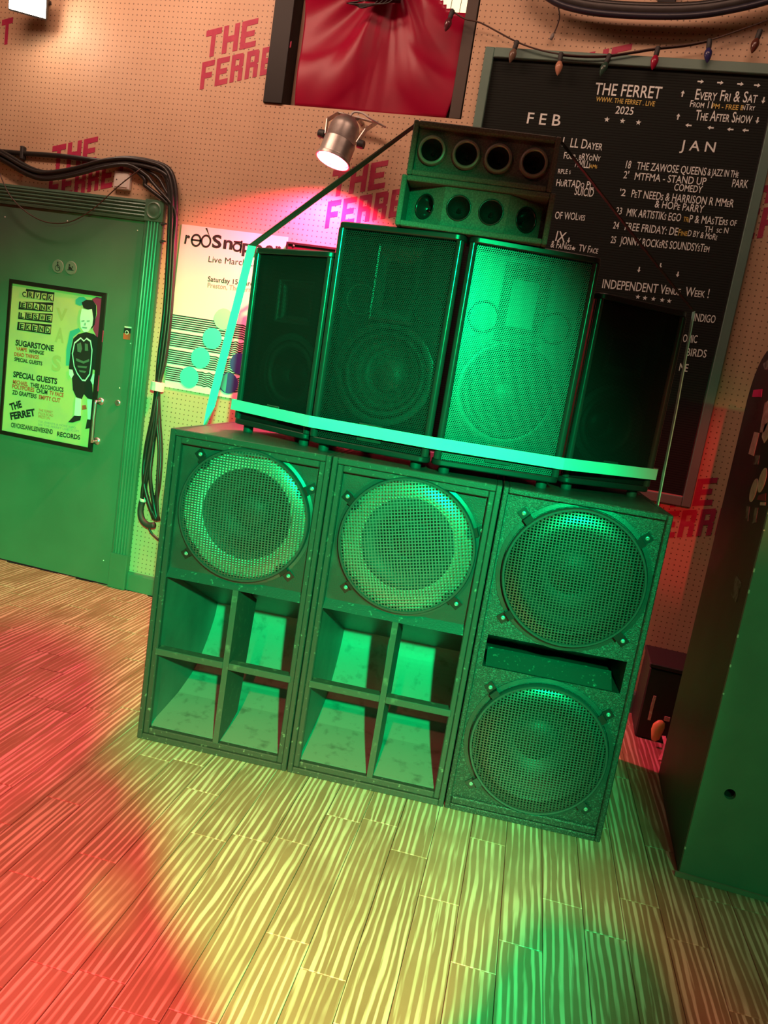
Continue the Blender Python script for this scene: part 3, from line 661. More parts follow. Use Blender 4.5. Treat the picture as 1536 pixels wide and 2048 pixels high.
TX = [(r3, 'THE FERRET', (608, 503), (962, 527), 62, 0, 0), (r3, 'WWW. THE FERRET . LIVE', (617, 540), (930, 567), 25, 1, 0), (r3, '2025', (720, 605), (815, 613), 40, 0, 0),
      (r3, 'F E B', (248, 658), (425, 672), 58, 0, 0), (r3, 'J A N', (1065, 798), (1250, 812), 52, 0, 0), (r3, 'Every Fri & Sat', (1145, 530), (1474, 549), 56, 0, 1),
      (r3, 'From 11', (1118, 570), (1236, 578), 36, 0, 1), (r3, 'PM - FREE E', (1236, 578), (1402, 588), 26, 1, 0), (r3, 'nTry', (1396, 586), (1464, 590), 32, 0, 1), (r3, 'The After Show', (1145, 640), (1447, 658), 54, 0, 1),
      (r3, '1  LL Dayer', (437, 780), (650, 802), 48, 0, 1), (r3, 'Four, bRYoNy', (445, 845), (640, 860), 34, 0, 1), (r3, '/WILLi', (505, 890), (582, 897), 38, 0, 1), (r3, 'AMs', (582, 897), (624, 898), 20, 1, 1),
      (r3, 'RPLE s', (415, 925), (482, 928), 24, 0, 1), (r4, 'HuRTADo PL,', (405, 378), (605, 392), 36, 0, 1), (r4, 'SUICID', (502, 425), (602, 437), 42, 0, 0), (r4, 'OF WOLves', (398, 553), (558, 563), 38, 0, 1),
      (r4, 'IX', (400, 670), (452, 679), 52, 0, 0), (r4, '& FaNgs', (375, 705), (484, 720), 36, 0, 1), (r4, 'TV Face', (524, 726), (627, 740), 36, 0, 1),
      (r4, '18', (775, 283), (801, 286), 40, 0, 0), (r4, 'THE ZAWOSE QUEENS', (833, 290), (1203, 323), 40, 0, 0), (r4, '& JAZZ IN THe', (1212, 322), (1376, 334), 36, 0, 1), (r4, 'PARK', (1342, 384), (1426, 390), 42, 0, 0),
      (r4, "2'", (763, 337), (790, 339), 38, 0, 0), (r4, 'MTFMA - STAND UP', (823, 345), (1203, 374), 38, 0, 0), (r4, 'COMEDY', (1033, 402), (1182, 416), 36, 0, 0), (r4, "'2", (742, 430), (774, 433), 36, 0, 0),
      (r4, 'PeT NEEDs & HARRISON R MMeR', (805, 438), (1350, 493), 40, 0, 1), (r4, '& HOPe PaRRY', (930, 492), (1190, 522), 38, 0, 1), (r4, '23', (722, 527), (753, 531), 36, 0, 0),
      (r4, 'MIK ARTISTIKs EGO', (780, 538), (1068, 568), 40, 0, 1), (r4, 'TRi', (1082, 568), (1112, 572), 26, 1, 1), (r4, 'P & MAsTErs of', (1114, 573), (1366, 592), 40, 0, 1), (r4, 'TH  sc N', (1195, 622), (1322, 632), 30, 0, 1),
      (r4, '24', (708, 605), (738, 608), 36, 0, 0), (r4, 'FREE FRIDAY: DE', (770, 613), (1052, 643), 40, 0, 0), (r4, 'Fine', (1056, 642), (1104, 645), 32, 1, 1), (r4, 'D BY & MoRe', (1106, 645), (1262, 668), 32, 0, 1),
      (r4, '25', (695, 682), (722, 685), 36, 0, 0), (r4, 'JONNY ROCKeRS SOUNDSYsTem', (745, 688), (1220, 732), 40, 0, 1),
      (r4, 'INDEPENDENT Venue  Week !', (650, 922), (1218, 976), 46, 0, 1), (r4, 'INDIGO', (1138, 1098), (1252, 1110), 40, 0, 0), (r4, 'OMIC', (1080, 1210), (1156, 1216), 40, 0, 0), (r4, 'BIRDS', (1098, 1283), (1205, 1294), 40, 0, 0), (r4, 'ME', (1060, 1364), (1106, 1370), 40, 0, 0)]
for fn, t, a, b, hh, yel, sc in TX:
    ptext('board_lettering', t, fn(*a), fn(*b), hh*0.375, yT, M_ylet if yel else M_letter, lb, sc=bool(sc), bold=0.008)
def arrow(c, ang, s=0.013):
    cx_, cz_ = WY(*c, yT); P = [(-1, 0.22), (0.1, 0.22), (0.1, 0.62), (1, 0), (0.1, -0.62), (0.1, -0.22), (-1, -0.22)]
    a = math.radians(ang); flat('board_arrow', [(cx_+s*(x*math.cos(a)-y*math.sin(a)), cz_+s*(x*math.sin(a)+y*math.cos(a))) for x, y in P], yT, M_letter, lb, th=0.0008)
for q in ((1177, 435), (1282, 441), (1389, 448), (1479, 455)): arrow(r3(*q), 0)
for q in ((1112, 668), (1230, 681), (1335, 690), (1416, 695)): arrow(r3(*q), 180)
for q in ((1081, 499), (1057, 622)): arrow(r3(*q), 90)
for q in ((1512, 535), (1480, 642)): arrow(r3(*q), -90)
for q in ((848, 825), (962, 805), (1055, 850), (473, 668)): arrow(r4(*q), -90, 0.012)
def star(c, s=0.012):
    cx_, cz_ = WY(*c, yT); P = []
    for k in range(10):
        r = s if k % 2 == 0 else s*0.42; a = PI/2+k*PI/5; P.append((cx_+r*math.cos(a), cz_+r*math.sin(a)))
    flat('board_star', P, yT, M_letter, lb, th=0.0008)
for q in ((677, 637), (760, 645), (845, 653)): star(r3(*q))
for q in ((842, 970), (880, 976), (925, 981), (972, 987), (1009, 992), (498, 712)): star(r4(*q), 0.011)

# ------------------------------------------------------------------ curtained opening
win = thing('window_1', 'curtained opening high in the pegboard wall between dark posts', None, ((wx0+wx1)/2, 0, wz0), kind='structure')
G().box(wx0, wx1, 0.10, 0.118, wz0, ZC-0.002).out('recess_panel', M_recess, win, world=True)
bevel(G().box(wx0+0.002, wx0+0.102, -0.012, 0.098, wz0+0.001, ZC-0.002).out('post', M_post, win, world=True), 0.002)
bevel(G().box(wx1-0.060, wx1-0.006, 0.0, 0.098, wz0+0.001, ZC-0.002).out('post', M_brown, win, world=True), 0.002)
# small lit pane with wire mesh showing above the curtain
pz = WY(960, 8, 0.09)
G().box(wx1-0.21, wx1-0.062, 0.09, 0.0985, 3.09, 3.32).out('lit_pane', emit('lit_pane', (1.0, 0.86, 0.55), 1.1), win, world=True)
for k in range(4): G().tube([(wx1-0.20+k*0.045, 0.086, 3.092), (wx1-0.225+k*0.045+0.03, 0.086, 3.31)], 0.0016, seg=5, smooth=1).out('pane_wire', M_post, win, world=True)
# curtain
NX, NZ = 96, 64; vs = []; fsx = []
gx, gz = -0.655, 3.26
for j in range(NZ+1):
    t = j/NZ; z = 2.622+(3.62-2.622)*t
    xl = -1.062-0.03*math.sin(t*1.3); xr = -0.236-0.02*math.sin(t*2.5)
    xr = -0.300+0.052*min(1, t/0.20)-0.02*t
    for i in range(NX+1):
        s = i/NX; x = xl+(xr-xl)*s
        a = math.atan2(x-gx, max(0.06, gz-z)); d = math.hypot(x-gx, gz-z)
        # folds fan out from the gathered middle, swags droop between middle and edges
        u = (x-gx)/0.41; au = abs(u); dn = max(0.0, gz-z)
        def ridge(ph): q = math.sin(ph); return (abs(q)**0.7)*(1 if q > 0 else -1)
        # fan of folds close to the gather, fading as the cloth spreads
        fold = 0.026*ridge(7.5*a+0.7)*math.exp(-(u/0.5)**2)+0.010*math.sin(22*a)*math.exp(-d*3)
        # drooping swag folds out to both edges
        hg = dn-0.55*au*(1.9-au)*(0.55 if u > 0 else 0.62)
        sw = 0.034*ridge(hg*(15 if u > 0 else 12)+(0.5 if u > 0 else 1.9))*min(1, max(0, au-0.12)/0.3)*(0.45+0.55*t)
        mid = -0.018*math.exp(-((u+0.20*(1-t)-0.02)/0.10)**2)
        vs.append((x, 0.020+fold*0.8+sw*0.8-mid*0.8, z))
for j in range(NZ):
    for i in range(NX): a = j*(NX+1)+i; fsx.append((a, a+1, a+NX+2, a+NX+1))
# scooped top right corner where the pane shows
fsx = [f for f in fsx if not (vs[f[0]][0] > wx1-0.235 and vs[f[2]][2] > 3.085+0.10*((wx1-0.06-vs[f[0]][0])/0.17)**3)]
cur = mesh('curtain', vs, fsx, M_satin, smooth=True); tag(cur, 'shiny crimson satin curtain hanging in the opening above the stage lamp', 'curtain')
md = cur.modifiers.new('solid', 'SOLIDIFY'); md.thickness = 0.003
# black fitting with looped wires hanging over the curtain's gather
hang = thing('clip_fitting', 'black fitting with looped wires in front of the crimson curtain', 'fitting', (-0.66, -0.045, 3.09))
a_, b_ = WY(716, -6, -0.05), WY(800, 3, -0.05)
bevel(G().box(a_[0], b_[0], -0.065, -0.035, a_[1]-0.012, a_[1]+0.06).out('bracket', M_post, hang, world=True), 0.003)
for k in range(4):
    q = [WY(718+8*k, 2, -0.06), WY(712-6*k, 8, -0.065), WY(724+5*k, 15-2*k, -0.066), WY(746+9*k, 8, -0.065), WY(756+10*k, 2, -0.06)]
    G().tube([(a[0], -0.062-0.003*k, a[1]) for a in q], 0.0028, seg=6).out('wire_loop', M_cable, hang, world=True, smooth=True)

# ------------------------------------------------------------------ pink LED can
lam = thing('stage_lamp', 'polished metal LED can lamp glowing pink, hanging below the crimson curtain', 'lamp', (-0.79, -0.17, 2.6))
lc = Vector((WY(690, 258, -0.17)[0], -0.17, WY(690, 258, -0.17)[1])); le = Vector((WY(668, 315, -0.20)[0], -0.20, WY(668, 315, -0.20)[1]))
ax = (le-lc).normalized(); Lb = (le-lc).length
def lathe_axis(prof, base, axis, seg=28):
    q = axis.to_track_quat('Z', 'Y').to_matrix(); g = G(); g.lathe(prof, (0, 0, 0), 'z', seg)
    g.v = [tuple(base+q @ Vector(v)) for v in g.v]; return g
can = lathe_axis([(0.0005, -0.055), (0.040, -0.050), (0.062, -0.025), (0.070, 0.0), (0.072, Lb*0.45), (0.075, Lb*0.45+0.004), (0.075, Lb), (0.083, Lb+0.006), (0.083, Lb+0.018), (0.078, Lb+0.018), (0.076, Lb-0.002)], lc, ax).out('lamp_can', M_alu, lam, world=True); autosmooth(can, 35)
lens = lathe_axis([(0.0004, Lb+0.004), (0.076, Lb+0.004)], lc, ax).out('lens_plate', emit('pink_lens', (1.0, 0.22, 0.38), 3.0), lam, world=True)
q = ax.to_track_quat('Z', 'Y').to_matrix(); g = G()
for rr, nn in ((0.0, 1), (0.022, 6), (0.044, 12), (0.064, 18)):
    for k in range(nn):
        a = 2*PI*k/nn+rr*20; c = lc+q @ Vector((rr*math.cos(a), rr*math.sin(a), Lb+0.006)); b2 = G(); b2.lathe([(0.0075, 0), (0.006, 0.006), (0.0004, 0.009)], (0, 0, 0), 'z', 6)
        g.add([c+q @ Vector(v) for v in b2.v], b2.f)
tag(g.out('led_cluster', emit('led_pink', (1.0, 0.62, 0.72), 9.0), lens, world=True), kind='stuff')
# yoke: two arms to a plate on the wall
side = (Vector((1, 0, 0))-ax*ax.x).normalized()
top = Vector((lc.x+0.02, -0.075, lc.z+0.082))
for s in (-1, 1):
    p0 = lc+ax*(Lb*0.35)+side*(0.080*s); p1 = lc-ax*0.02+side*(0.098*s); p2 = top+side*(0.098*s)
    G().ribbon([p0, p1, p2], 0.026, [ax.cross(side)]*3, 0.004).out('yoke_arm', M_alu, lam, world=True)
    kn = lathe_axis([(0.0004, 0.034), (0.017, 0.034), (0.019, 0.028), (0.019, 0.004), (0.010, 0.0)], p0+side*(0.002*s), side*s, 14).out('clamp_knob', M_rubber, lam, world=True); autosmooth(kn)
G().ribbon([top-side*0.1, top+side*0.1], 0.03, [Vector((0, 1, 0))]*2, 0.004).out('yoke_bridge', M_alu, lam, world=True)
G().tube([top, top+Vector((0, 0.05, 0.0)), top+Vector((0, 0.0745, 0.0))], 0.012, smooth=1).out('wall_stud', M_alu, lam, world=True)
G().tube([lc-ax*0.05, lc-ax*0.085+side*0.01, lc-ax*0.07+side*0.06+Vector((0, 0, 0.02)), lc+side*0.115+Vector((0, 0.02, 0.075)), lc+side*0.165+Vector((0, 0.10, 0.078))], 0.0048).out('power_lead', M_wcable, lam, world=True, smooth=True)
sl = spot('pink_lamp_light', lc+ax*(Lb+0.03), lc+ax*(Lb+0.03)+ax+Vector((0, 0.20, 0)), (1.0, 0.025, 0.13), 330, 140, 0.5, 0.04); sl.parent = None

# ------------------------------------------------------------------ bright flood lamp near the ceiling, top left
fl = thing('flood_lamp', 'square white flood lamp glowing brightly high over the green door', 'lamp', (-2.55, -0.16, 2.98))
c0 = WY(56, -4, -0.16); c0 = Vector((c0[0], -0.16, c0[1]))
fd = Vector((0.50, -0.80, -0.25)).normalized()
q = fd.to_track_quat('Z', 'Y').to_matrix()
def obox(g, c, q, sx, sy, sz, dz=0):
    b = G().box(-sx, sx, -sy, sy, -sz+dz, sz+dz); g.add([c+q @ Vector(v) for v in b.v], b.f); return g
bevel(obox(G(), c0, q, 0.090, 0.075, 0.022, -0.022).out('housing', M_dsteel, fl, world=True), 0.006)
obox(G(), c0, q, 0.084, 0.068, 0.003, 0.004).out('glowing_lens', emit('warm_lens', (1.0, 0.88, 0.74), 30.0), fl, world=True)
G().tube([c0+Vector((0, 0.05, 0.02)), c0+Vector((0, 0.10, 0.05)), c0+Vector((0, 0.158, 0.05))], 0.012, smooth=1).out('wall_arm', M_dsteel, fl, world=True)
pl_ = bpy.data.lights.new('flood_lamp_light', 'POINT'); pl_.energy = 4.5; pl_.color = (1.0, 0.72, 0.52); pl_.shadow_soft_size = 0.05
po_ = bpy.data.objects.new('flood_lamp_light', pl_); COL.objects.link(po_); po_.location = c0+fd*0.07

# ------------------------------------------------------------------ string lights
sg = thing('string_lights', 'dark wire of unlit coloured bulbs looped over the letter board', 'string lights', (0.4, -0.05, 2.92))
def W3(px, py, y): a = WY(px, py, y); return Vector((a[0], y, a[1]))
path = [(905, 22), (930, 38), (962, 46), (1030, 82), (1076, 99), (1120, 108), (1170, 112), (1215, 111), (1265, 104), (1315, 96), (1370, 90), (1420, 80), (1480, 60), (1536, 40), (1600, 15)]
G().tube([W3(a, b, -0.055) for a, b in path], 0.0035, seg=6).out('wire', simple('brown_wire', (0.06, 0.03, 0.022), 0.5), sg, world=True, smooth=True)
G().tube([W3(a, b+3, -0.050) for a, b in path[5:12]], 0.0028, seg=6).out('wire', simple('brown_wire', (0.06, 0.03, 0.022), 0.5), sg, world=True, smooth=True)
BC = [((905, 22), (0.10, 0.02, 0.03), 'dark'), ((1034, 84), (0.16, 0.10, 0.07), 'smoky'), ((1122, 108), (0.50, 0.25, 0.16), 'amber'), ((1219, 111), (0.03, 0.07, 0.05), 'green'), ((1316, 96), (0.32, 0.01, 0.04), 'red'), ((1419, 81), (0.03, 0.03, 0.12), 'blue'), ((1520, 62), (0.10, 0.03, 0.02), 'brown')]
for (a, b), c_, nm in BC:
    p0 = W3(a, b, -0.058); dn = Vector((random.uniform(-0.25, 0.1), -0.1, -1)).normalized()
    so = lathe_axis([(0.0004, -0.004), (0.010, -0.004), (0.011, 0.0), (0.011, 0.030), (0.009, 0.034)], p0, dn, 12).out('socket', M_rubber, sg, world=True); autosmooth(so)
    bu = lathe_axis([(0.009, 0.033), (0.016, 0.048), (0.0165, 0.058), (0.012, 0.075), (0.005, 0.088), (0.0004, 0.093)], p0, dn, 14).out('bulb', simple('bulb_'+nm, c_, 0.2), so, world=True, smooth=True)

# ------------------------------------------------------------------ sagging black loom at the top right, stray lead
lo = thing('cable_loom', 'thick black taped cable loom sagging along the top of the wall', 'cable', (0.6, -0.09, 3.08))
lp = [(1060, -40), (1110, -4), (1160, 12), (1220, 20), (1300, 24), (1380, 23), (1450, 14), (1536, -6), (1640, -40)]
G().tube([W3(a, b-3, -0.10) for a, b in lp], 0.031, seg=12).out('sleeve', simple('black_tape', (0.03, 0.027, 0.026), 0.45, var=0.3, scale=15), lo, world=True, smooth=True)
G().tube([W3(a, b+8, -0.115) for a, b in lp], 0.014, seg=8).out('cable', simple('dark_blue_cable', (0.02, 0.02, 0.035), 0.4), lo, world=True, smooth=True)
G().tube([W3(a, b-13, -0.12) for a, b in lp], 0.012, seg=8).out('cable', M_cable, lo, world=True, smooth=True)
bevel(G().box(*(lambda a, b: (a.x, b.x, -0.06, -0.001, a.z-0.02, a.z+0.05))(W3(1315, 2, -0.03), W3(1352, 2, -0.03))).out('cable_clip', M_post, lo, world=True), 0.004)
ld = thing('stray_lead', 'thin brown lead with a small plug dangling above the letter board', 'cable', (0.09, -0.03, 3.0))
G().tube([W3(1106, -20, -0.03), W3(1116, 12, -0.03), W3(1119, 34, -0.03), W3(1113, 55, -0.03), W3(1107, 68, -0.03)], 0.003, seg=6).out('lead', simple('brown_wire', (0.06, 0.03, 0.022), 0.5), ld, world=True, smooth=True)
lathe_axis([(0.0004, 0), (0.006, 0.001), (0.008, 0.012), (0.007, 0.026), (0.0004, 0.028)], W3(1107, 67, -0.03), Vector((-0.3, 0, -1)).normalized(), 10).out('plug', simple('grey_plug', (0.22, 0.2, 0.19), 0.5), ld, world=True, smooth=True)

# ------------------------------------------------------------------ wall cables by the door
pipe = thing('wall_cable', 'straight black cable clipped along the wall above the green door', 'cable', (-2.2, -0.02, 2.27))
G().tube([W3(-440, 255, -0.016), W3(-200, 280, -0.016), W3(0, 303, -0.016), W3(120, 312, -0.016), W3(230, 326, -0.016), W3(305, 332, -0.016)], 0.013).out('sheath', M_cable, pipe, world=True, smooth=True)
c_ = W3(46, 307, -0.016); bevel(G().box(c_.x-0.010, c_.x+0.010, -0.032, -0.001, c_.z-0.032, c_.z+0.036).out('clip', M_rubber, pipe, world=True), 0.004)
cb = thing('cable_bundle', 'thick bundle of black cables drooping over and down beside the green door', 'cable bundle', (-1.65, -0.05, 0.42))
rnd = random.Random(3)
main = [(-420, 240), (-300, 300), (-160, 262), (-60, 285), (0, 312), (45, 338), (80, 350), (120, 347), (160, 338), (200, 327), (250, 322), (300, 330), (330, 344), (342, 372), (344, 420), (342, 480), (338, 560), (332, 640), (322, 720), (315, 772)]
ends = [[(306, 830), (292, 900), (288, 960), (299, 1010), (312, 1040)], [(310, 830), (299, 900), (286, 975), (283, 1012)], [(313, 830), (305, 900), (300, 950), (306, 1000), (314, 1040)], [(317, 830), (321, 900), (318, 960), (311, 1010), (316, 1042)], [(312, 840), (302, 900), (296, 940), (290, 980), (307, 1038)], [(314, 840), (318, 900), (314, 980), (317, 1040)]]
for k in range(9):
    ox, oy = rnd.uniform(-9, 9), rnd.uniform(-8, 8); yy = -0.03-0.008*rnd.random()*4
    pts = []
    for i, (a, b) in enumerate(main):
        f = 1.0 if i < len(main)-1 else 0.35
        if k in (6, 7, 8) and 11 <= i <= 13: pts.append(W3(a-(26, 40, 14)[k-6]*(1 if i > 11 else 0.3), b+(20, 26, 12)[k-6]*(1 if i < 13 else 0.3), yy))
        else: pts.append(W3(a+ox*f, b+oy*(f if i < 13 else 0.2), yy))
    e = ends[k % 6]
    for a, b in e: pts.append(W3(a+ox*0.12, b, yy+rnd.uniform(-0.01, 0.01)))
    G().tube(pts, rnd.choice((0.008, 0.009, 0.011, 0.013)), seg=8).out('cable', M_cable, cb, world=True, smooth=True)
tp = [W3(302, 773, -0.085), W3(326, 777, -0.085)]
mesh('tape_tie', *(lambda g: (g.v, g.f))(G().tube([W3(316, 764, -0.05), W3(315, 772, -0.05), W3(313.5, 781, -0.05)], 0.036, seg=12, smooth=1)), M_white, cb, world=True)
bk = G().tube([W3(285, 1000, -0.05), W3(281, 1022, -0.052), W3(285, 1040, -0.055), W3(296, 1050, -0.058), W3(309, 1050, -0.06)], 0.017, seg=12).out('elbow_plug', M_rubber, cb, world=True, smooth=True)
lathe_axis([(0.0175, 0), (0.019, 0.003), (0.019, 0.014), (0.0175, 0.017)], W3(285.6, 1003, -0.05), Vector((0.1, 0, 1)).normalized(), 14).out('plug_band', M_white, bk, world=True)
G().tube([W3(296, 1050, -0.05), W3(303, 1066, -0.045), W3(318, 1080, -0.04)], 0.006).out('cable', M_cable, cb, world=True, smooth=True)
for q in ((324, 481), (326, 446)):
    c_ = W3(*q, -0.03); G().tube([c_+Vector((0.012, 0.018, 0)), c_+Vector((-0.006, 0.0, 0.0)), c_+Vector((0.0, -0.012, -0.01)), c_+Vector((0.02, -0.014, -0.006))], 0.004).out('cable_hook', M_rubber, cb, world=True, smooth=True)
wr = thing('drooping_wire', 'thin dark wire drooping in a curve across the top of the green door', 'cable', (-2.3, -0.05, 1.95))
G().tube([W3(-20, 300, -0.085), W3(0, 349, -0.085), W3(18, 388, -0.085), W3(45, 418, -0.085), W3(80, 440, -0.085), W3(115, 447, -0.085), W3(150, 440, -0.085), W3(190, 415, -0.085), W3(235, 374, -0.085), W3(282, 337, -0.083)], 0.0032, seg=6).out('wire', simple('brown_wire', (0.06, 0.03, 0.022), 0.5), wr, world=True, smooth=True)
jb = thing('switch_box', 'small white square switch box on the wall above the green door', 'switch box', (-1.95, -0.02, 2.13))
bevel(G().box(-2.0, -1.905, -0.026, -0.0005, 2.133, 2.222).out('box', M_white, jb, world=True), 0.004)
bevel(G().box(-1.990, -1.915, -0.030, -0.0255, 2.142, 2.213).out('cover', M_white, jb, world=True), 0.002)
for a in (-1.978, -1.927): G().lathe([(0.004, 0), (0.003, -0.002), (0.0003, -0.002)], (a, -0.0302, 2.178), seg=8).out('screw', M_dsteel, jb, world=True)

# ================================================================== SPEAKER STACK
SX, SY, TH = -0.7222, -1.4528, 0.1039
def S(u, v, z): c, s = math.cos(TH), math.sin(TH); return Vector((SX+u*c-v*s, SY+u*s+v*c, z))
HS, DEP = 1.12, 0.74
M_clampm = simple('clamp_black', (0.014, 0.014, 0.014), 0.3)
M_screw = simple('dull_screw', (0.32, 0.31, 0.30), 0.4, 0.5)
def clamp(parent, c, ang, y, mat=None):
    """grille clamp: bent tab with a screw, pointing at the grille centre"""
    q = Matrix.Rotation(-ang, 3, 'Y'); g = G(); b = G()
    b.prism([(-0.030, -0.020), (-0.026, -0.024), (0.006, -0.024), (0.008, -0.006), (0.036, -0.004), (0.036, 0.0), (0.004, 0.0), (0.003, -0.020)], 'z', -0.015, 0.015)
    g.add([Vector((c[0], y, c[1]))+q @ Vector(v) for v in b.v], b.f)
    o = g.out('grille_clamp', mat or M_clampm, parent)
    p = Vector((c[0], y, c[1]))+q @ Vector((0.021, -0.004, 0))
    sc_ = G().lathe([(0.0075, 0), (0.0065, -0.004), (0.003, -0.005), (0.0003, -0.004)], p, seg=12).out('screw', M_screw, o)
    return o
def driver(parent, c, yb, surround, cone, R=0.222, dust=0.075, deep=0.085, sw=0.030, fw=0.018):
    """woofer mounted on the board whose face is at y=yb"""
    d = G().lathe([(R+0.006, 0.0), (R+0.006, -0.007), (R-0.004, -0.010), (R-fw+0.002, -0.008), (R-fw, 0.002)], (c[0], yb, c[1]), seg=56).out('driver_frame', M_dsteel, parent); autosmooth(d, 40)
    pr = []
    for k in range(9): t = k/8; pr.append((R-fw-sw*t, 0.002-0.010*math.sin(PI*t)+max(0, sw-0.03)*0.35*t))
    G().lathe(pr, (c[0], yb, c[1]), seg=56).out('surround', surround, d, smooth=True)
    r0 = R-fw-sw; y_ = 0.002+max(0, sw-0.03)*0.35; pr = [(r0, y_), (r0-0.004, y_+0.006), (r0*0.75, 0.004+deep*0.4), (dust+0.004, deep*0.86), (dust, deep*0.88)]
    G().lathe(pr, (c[0], yb, c[1]), seg=56).out('cone', cone, d, smooth=True)
    pr = [(dust*math.cos(k*PI/2/8)+0.0002, deep*0.88-0.032*math.sin(k*PI/2/8)) for k in range(9)]
    G().lathe(pr, (c[0], yb, c[1]), seg=40).out('dust_cap', cone, d, smooth=True)
    return d
def grille(parent, c, R, y0, mat):
    rim = G().lathe([(R, 0.0), (R, -0.020), (R-0.003, -0.024), (R-0.009, -0.024), (R-0.010, -0.020), (R-0.010, 0.0)], (c[0], y0, c[1]), seg=64, close=True).out('grille_rim', M_dsteel, parent); autosmooth(rim, 45)
    # slightly domed woven disc, own origin at its centre so that the weave runs through it
    g = G(); g.lathe([(R-0.009, -0.021), (R-0.016, -0.026), (R*0.7, -0.029), (R*0.35, -0.031), (0.0005, -0.031)], (0, 0, 0), seg=48)
    d = g.out('grille', mat, rim, smooth=True); d.location = (c[0], y0, c[1]); return rim

def scoop(name, u0, wd, label, meshrot, clamps, gmat):
    t = thing(name, label, 'subwoofer', S(u0, 0, 0), TH, group=None); e = 0.020; s_ = 0.002
    bevel(G().box(s_, e, 0, DEP, 0.0, HS).out('side_panel', M_edge, t), 0.0025)
    bevel(G().box(wd-e, wd-s_, 0, DEP, 0.0, HS).out('side_panel', M_edge, t), 0.0025)
    bevel(G().box(e, wd-e, 0, DEP, HS-0.022, HS).out('top_panel', M_edge, t), 0.0025)
    bevel(G().box(e, wd-e, 0, DEP, 0.0, 0.022).out('bottom_panel', M_edge, t), 0.0025)
    G().box(e, wd-e, DEP-0.018, DEP-0.001, 0.022, HS-0.022).out('back_panel', M_black, t)
    i = e+0.020
    for a in ((e, i, 0.022, HS-0.022), (wd-i, wd-e, 0.022, HS-0.022), (i, wd-i, HS-0.022-0.024, HS-0.022), (i, wd-i, 0.022, 0.044)):
        bevel(G().box(a[0], a[1], 0.007, 0.032, a[2], a[3]).out('inner_trim', M_edge, t), 0.003)
    c = (wd/2+0.005, 0.868); zb = 0.632; R = 0.228
    bf = G(); plate_hole(bf, e, wd-e, zb, HS-0.022, (c[0], c[1], 0.215), 0.032, 0.052); bf.out('baffle', M_black, t)
    # lip under the baffle and the roof of the horn mouth
    G().prism([(0.010, zb-0.024), (0.036, zb+0.012), (0.052, zb+0.012), (0.052, zb-0.024)], 'x', i, wd-i).out('lip_rail', M_edge, t)
    G().prism([(0.052, zb-0.020), (0.615, 0.345), (0.615, 0.362), (0.052, zb)], 'x', e, wd-e).out('horn_roof', M_black, t)
    # inner cheeks of the horn mouth
    for xa, xb in ((e, e+0.012), (wd-e-0.012, wd-e)):
        G().box(xa, xb, 0.033, 0.62, 0.023, zb-0.02).out('horn_cheek', simple('horn_cheek_paint', (0.11, 0.108, 0.098), 0.5, var=0.2, scale=8), t)
    prof = [(0.622, 0.375), (0.618, 0.34), (0.60, 0.28), (0.545, 0.205), (0.47, 0.135), (0.40, 0.100), (0.28, 0.070), (0.15, 0.056), (0.034, 0.046)]
    pts = [Vector((a, b, 0)) for a, b in prof]
    g = G()
    # upper bend and lower two boards of the horn throat
    def sheet(nm, pr, mat=M_horn):
        n = len(pr); poly = [(a, b) for a, b in pr]+[(a+0.006, b-0.016) for a, b in reversed(pr)]
        G().prism(poly, 'x', e+0.012, wd-e-0.012).out(nm, mat, t)
    up = [(q.x, q.y) for q in catmull(pts[:6], 5)]
    sheet('horn_bend', up); sheet('ramp_board', prof[5:7]); sheet('ramp_board', prof[6:])
    # cross of braces
    ud = wd/2+0.012
    vb = G().prism([(0.002, 0.046), (0.105, 0.060), (0.195, 0.085), (0.215, 0.20), (0.255, 0.512), (0.052, zb-0.024), (0.012, zb-0.024)], 'x', ud-0.010, ud+0.010).out('upright_brace', M_brace, t)
    for xa, xb in ((e+0.012, ud-0.010), (ud+0.010, wd-e-0.012)):
        bevel(G().box(xa, xb, 0.004, 0.045, 0.322, 0.346).out('cross_brace', M_brace, t), 0.002)
    driver(t, c, 0.032, M_cream, M_conegrey, R=0.233, fw=0.010, sw=0.066, dust=0.06, deep=0.10)
    grille(t, c, R, 0.026, gmat)
    for a in clamps:
        a = math.radians(a); clamp(t, (c[0]+(R+0.004)*math.cos(a), c[1]+(R+0.004)*math.sin(a)), a, 0.031)
    # thin raised mounting ring around the grille
    G().lathe([(R+0.016, 0.0), (R+0.016, -0.0025), (R+0.010, -0.0025), (R+0.010, 0.0)], (c[0], 0.0318, c[1]), seg=56).out('mounting_ring', M_black, t)
    return t
gm1 = holes_mat('wire_mesh_a', 0.0108, 0.36, (0.10, 0.102, 0.095), 0.35, 'sq', 0.03, 0.4, 0.0086)
gm2 = holes_mat('wire_mesh_b', 0.0104, 0.34, (0.15, 0.152, 0.145), 0.35, 'sq', 0.22, 0.4)
gm3 = holes_mat('wire_mesh_c', 0.0106, 0.34, (0.085, 0.08, 0.072), 0.34, 'sq', 0.03, 0.4, 0.0090)
W1, W2, W3_ = 0.5589, 0.5578, 0.530
scoop('scoop_subwoofer', 0, W1, 'black horn subwoofer with braced horn mouth, standing closest to the green door', 0.03, (135, 45-14, 222, 315), gm1)
scoop('scoop_subwoofer', W1, W2, 'black horn subwoofer with braced horn mouth, in the middle of the row of three', 0.3, (150, 22, 225, 320), gm2)

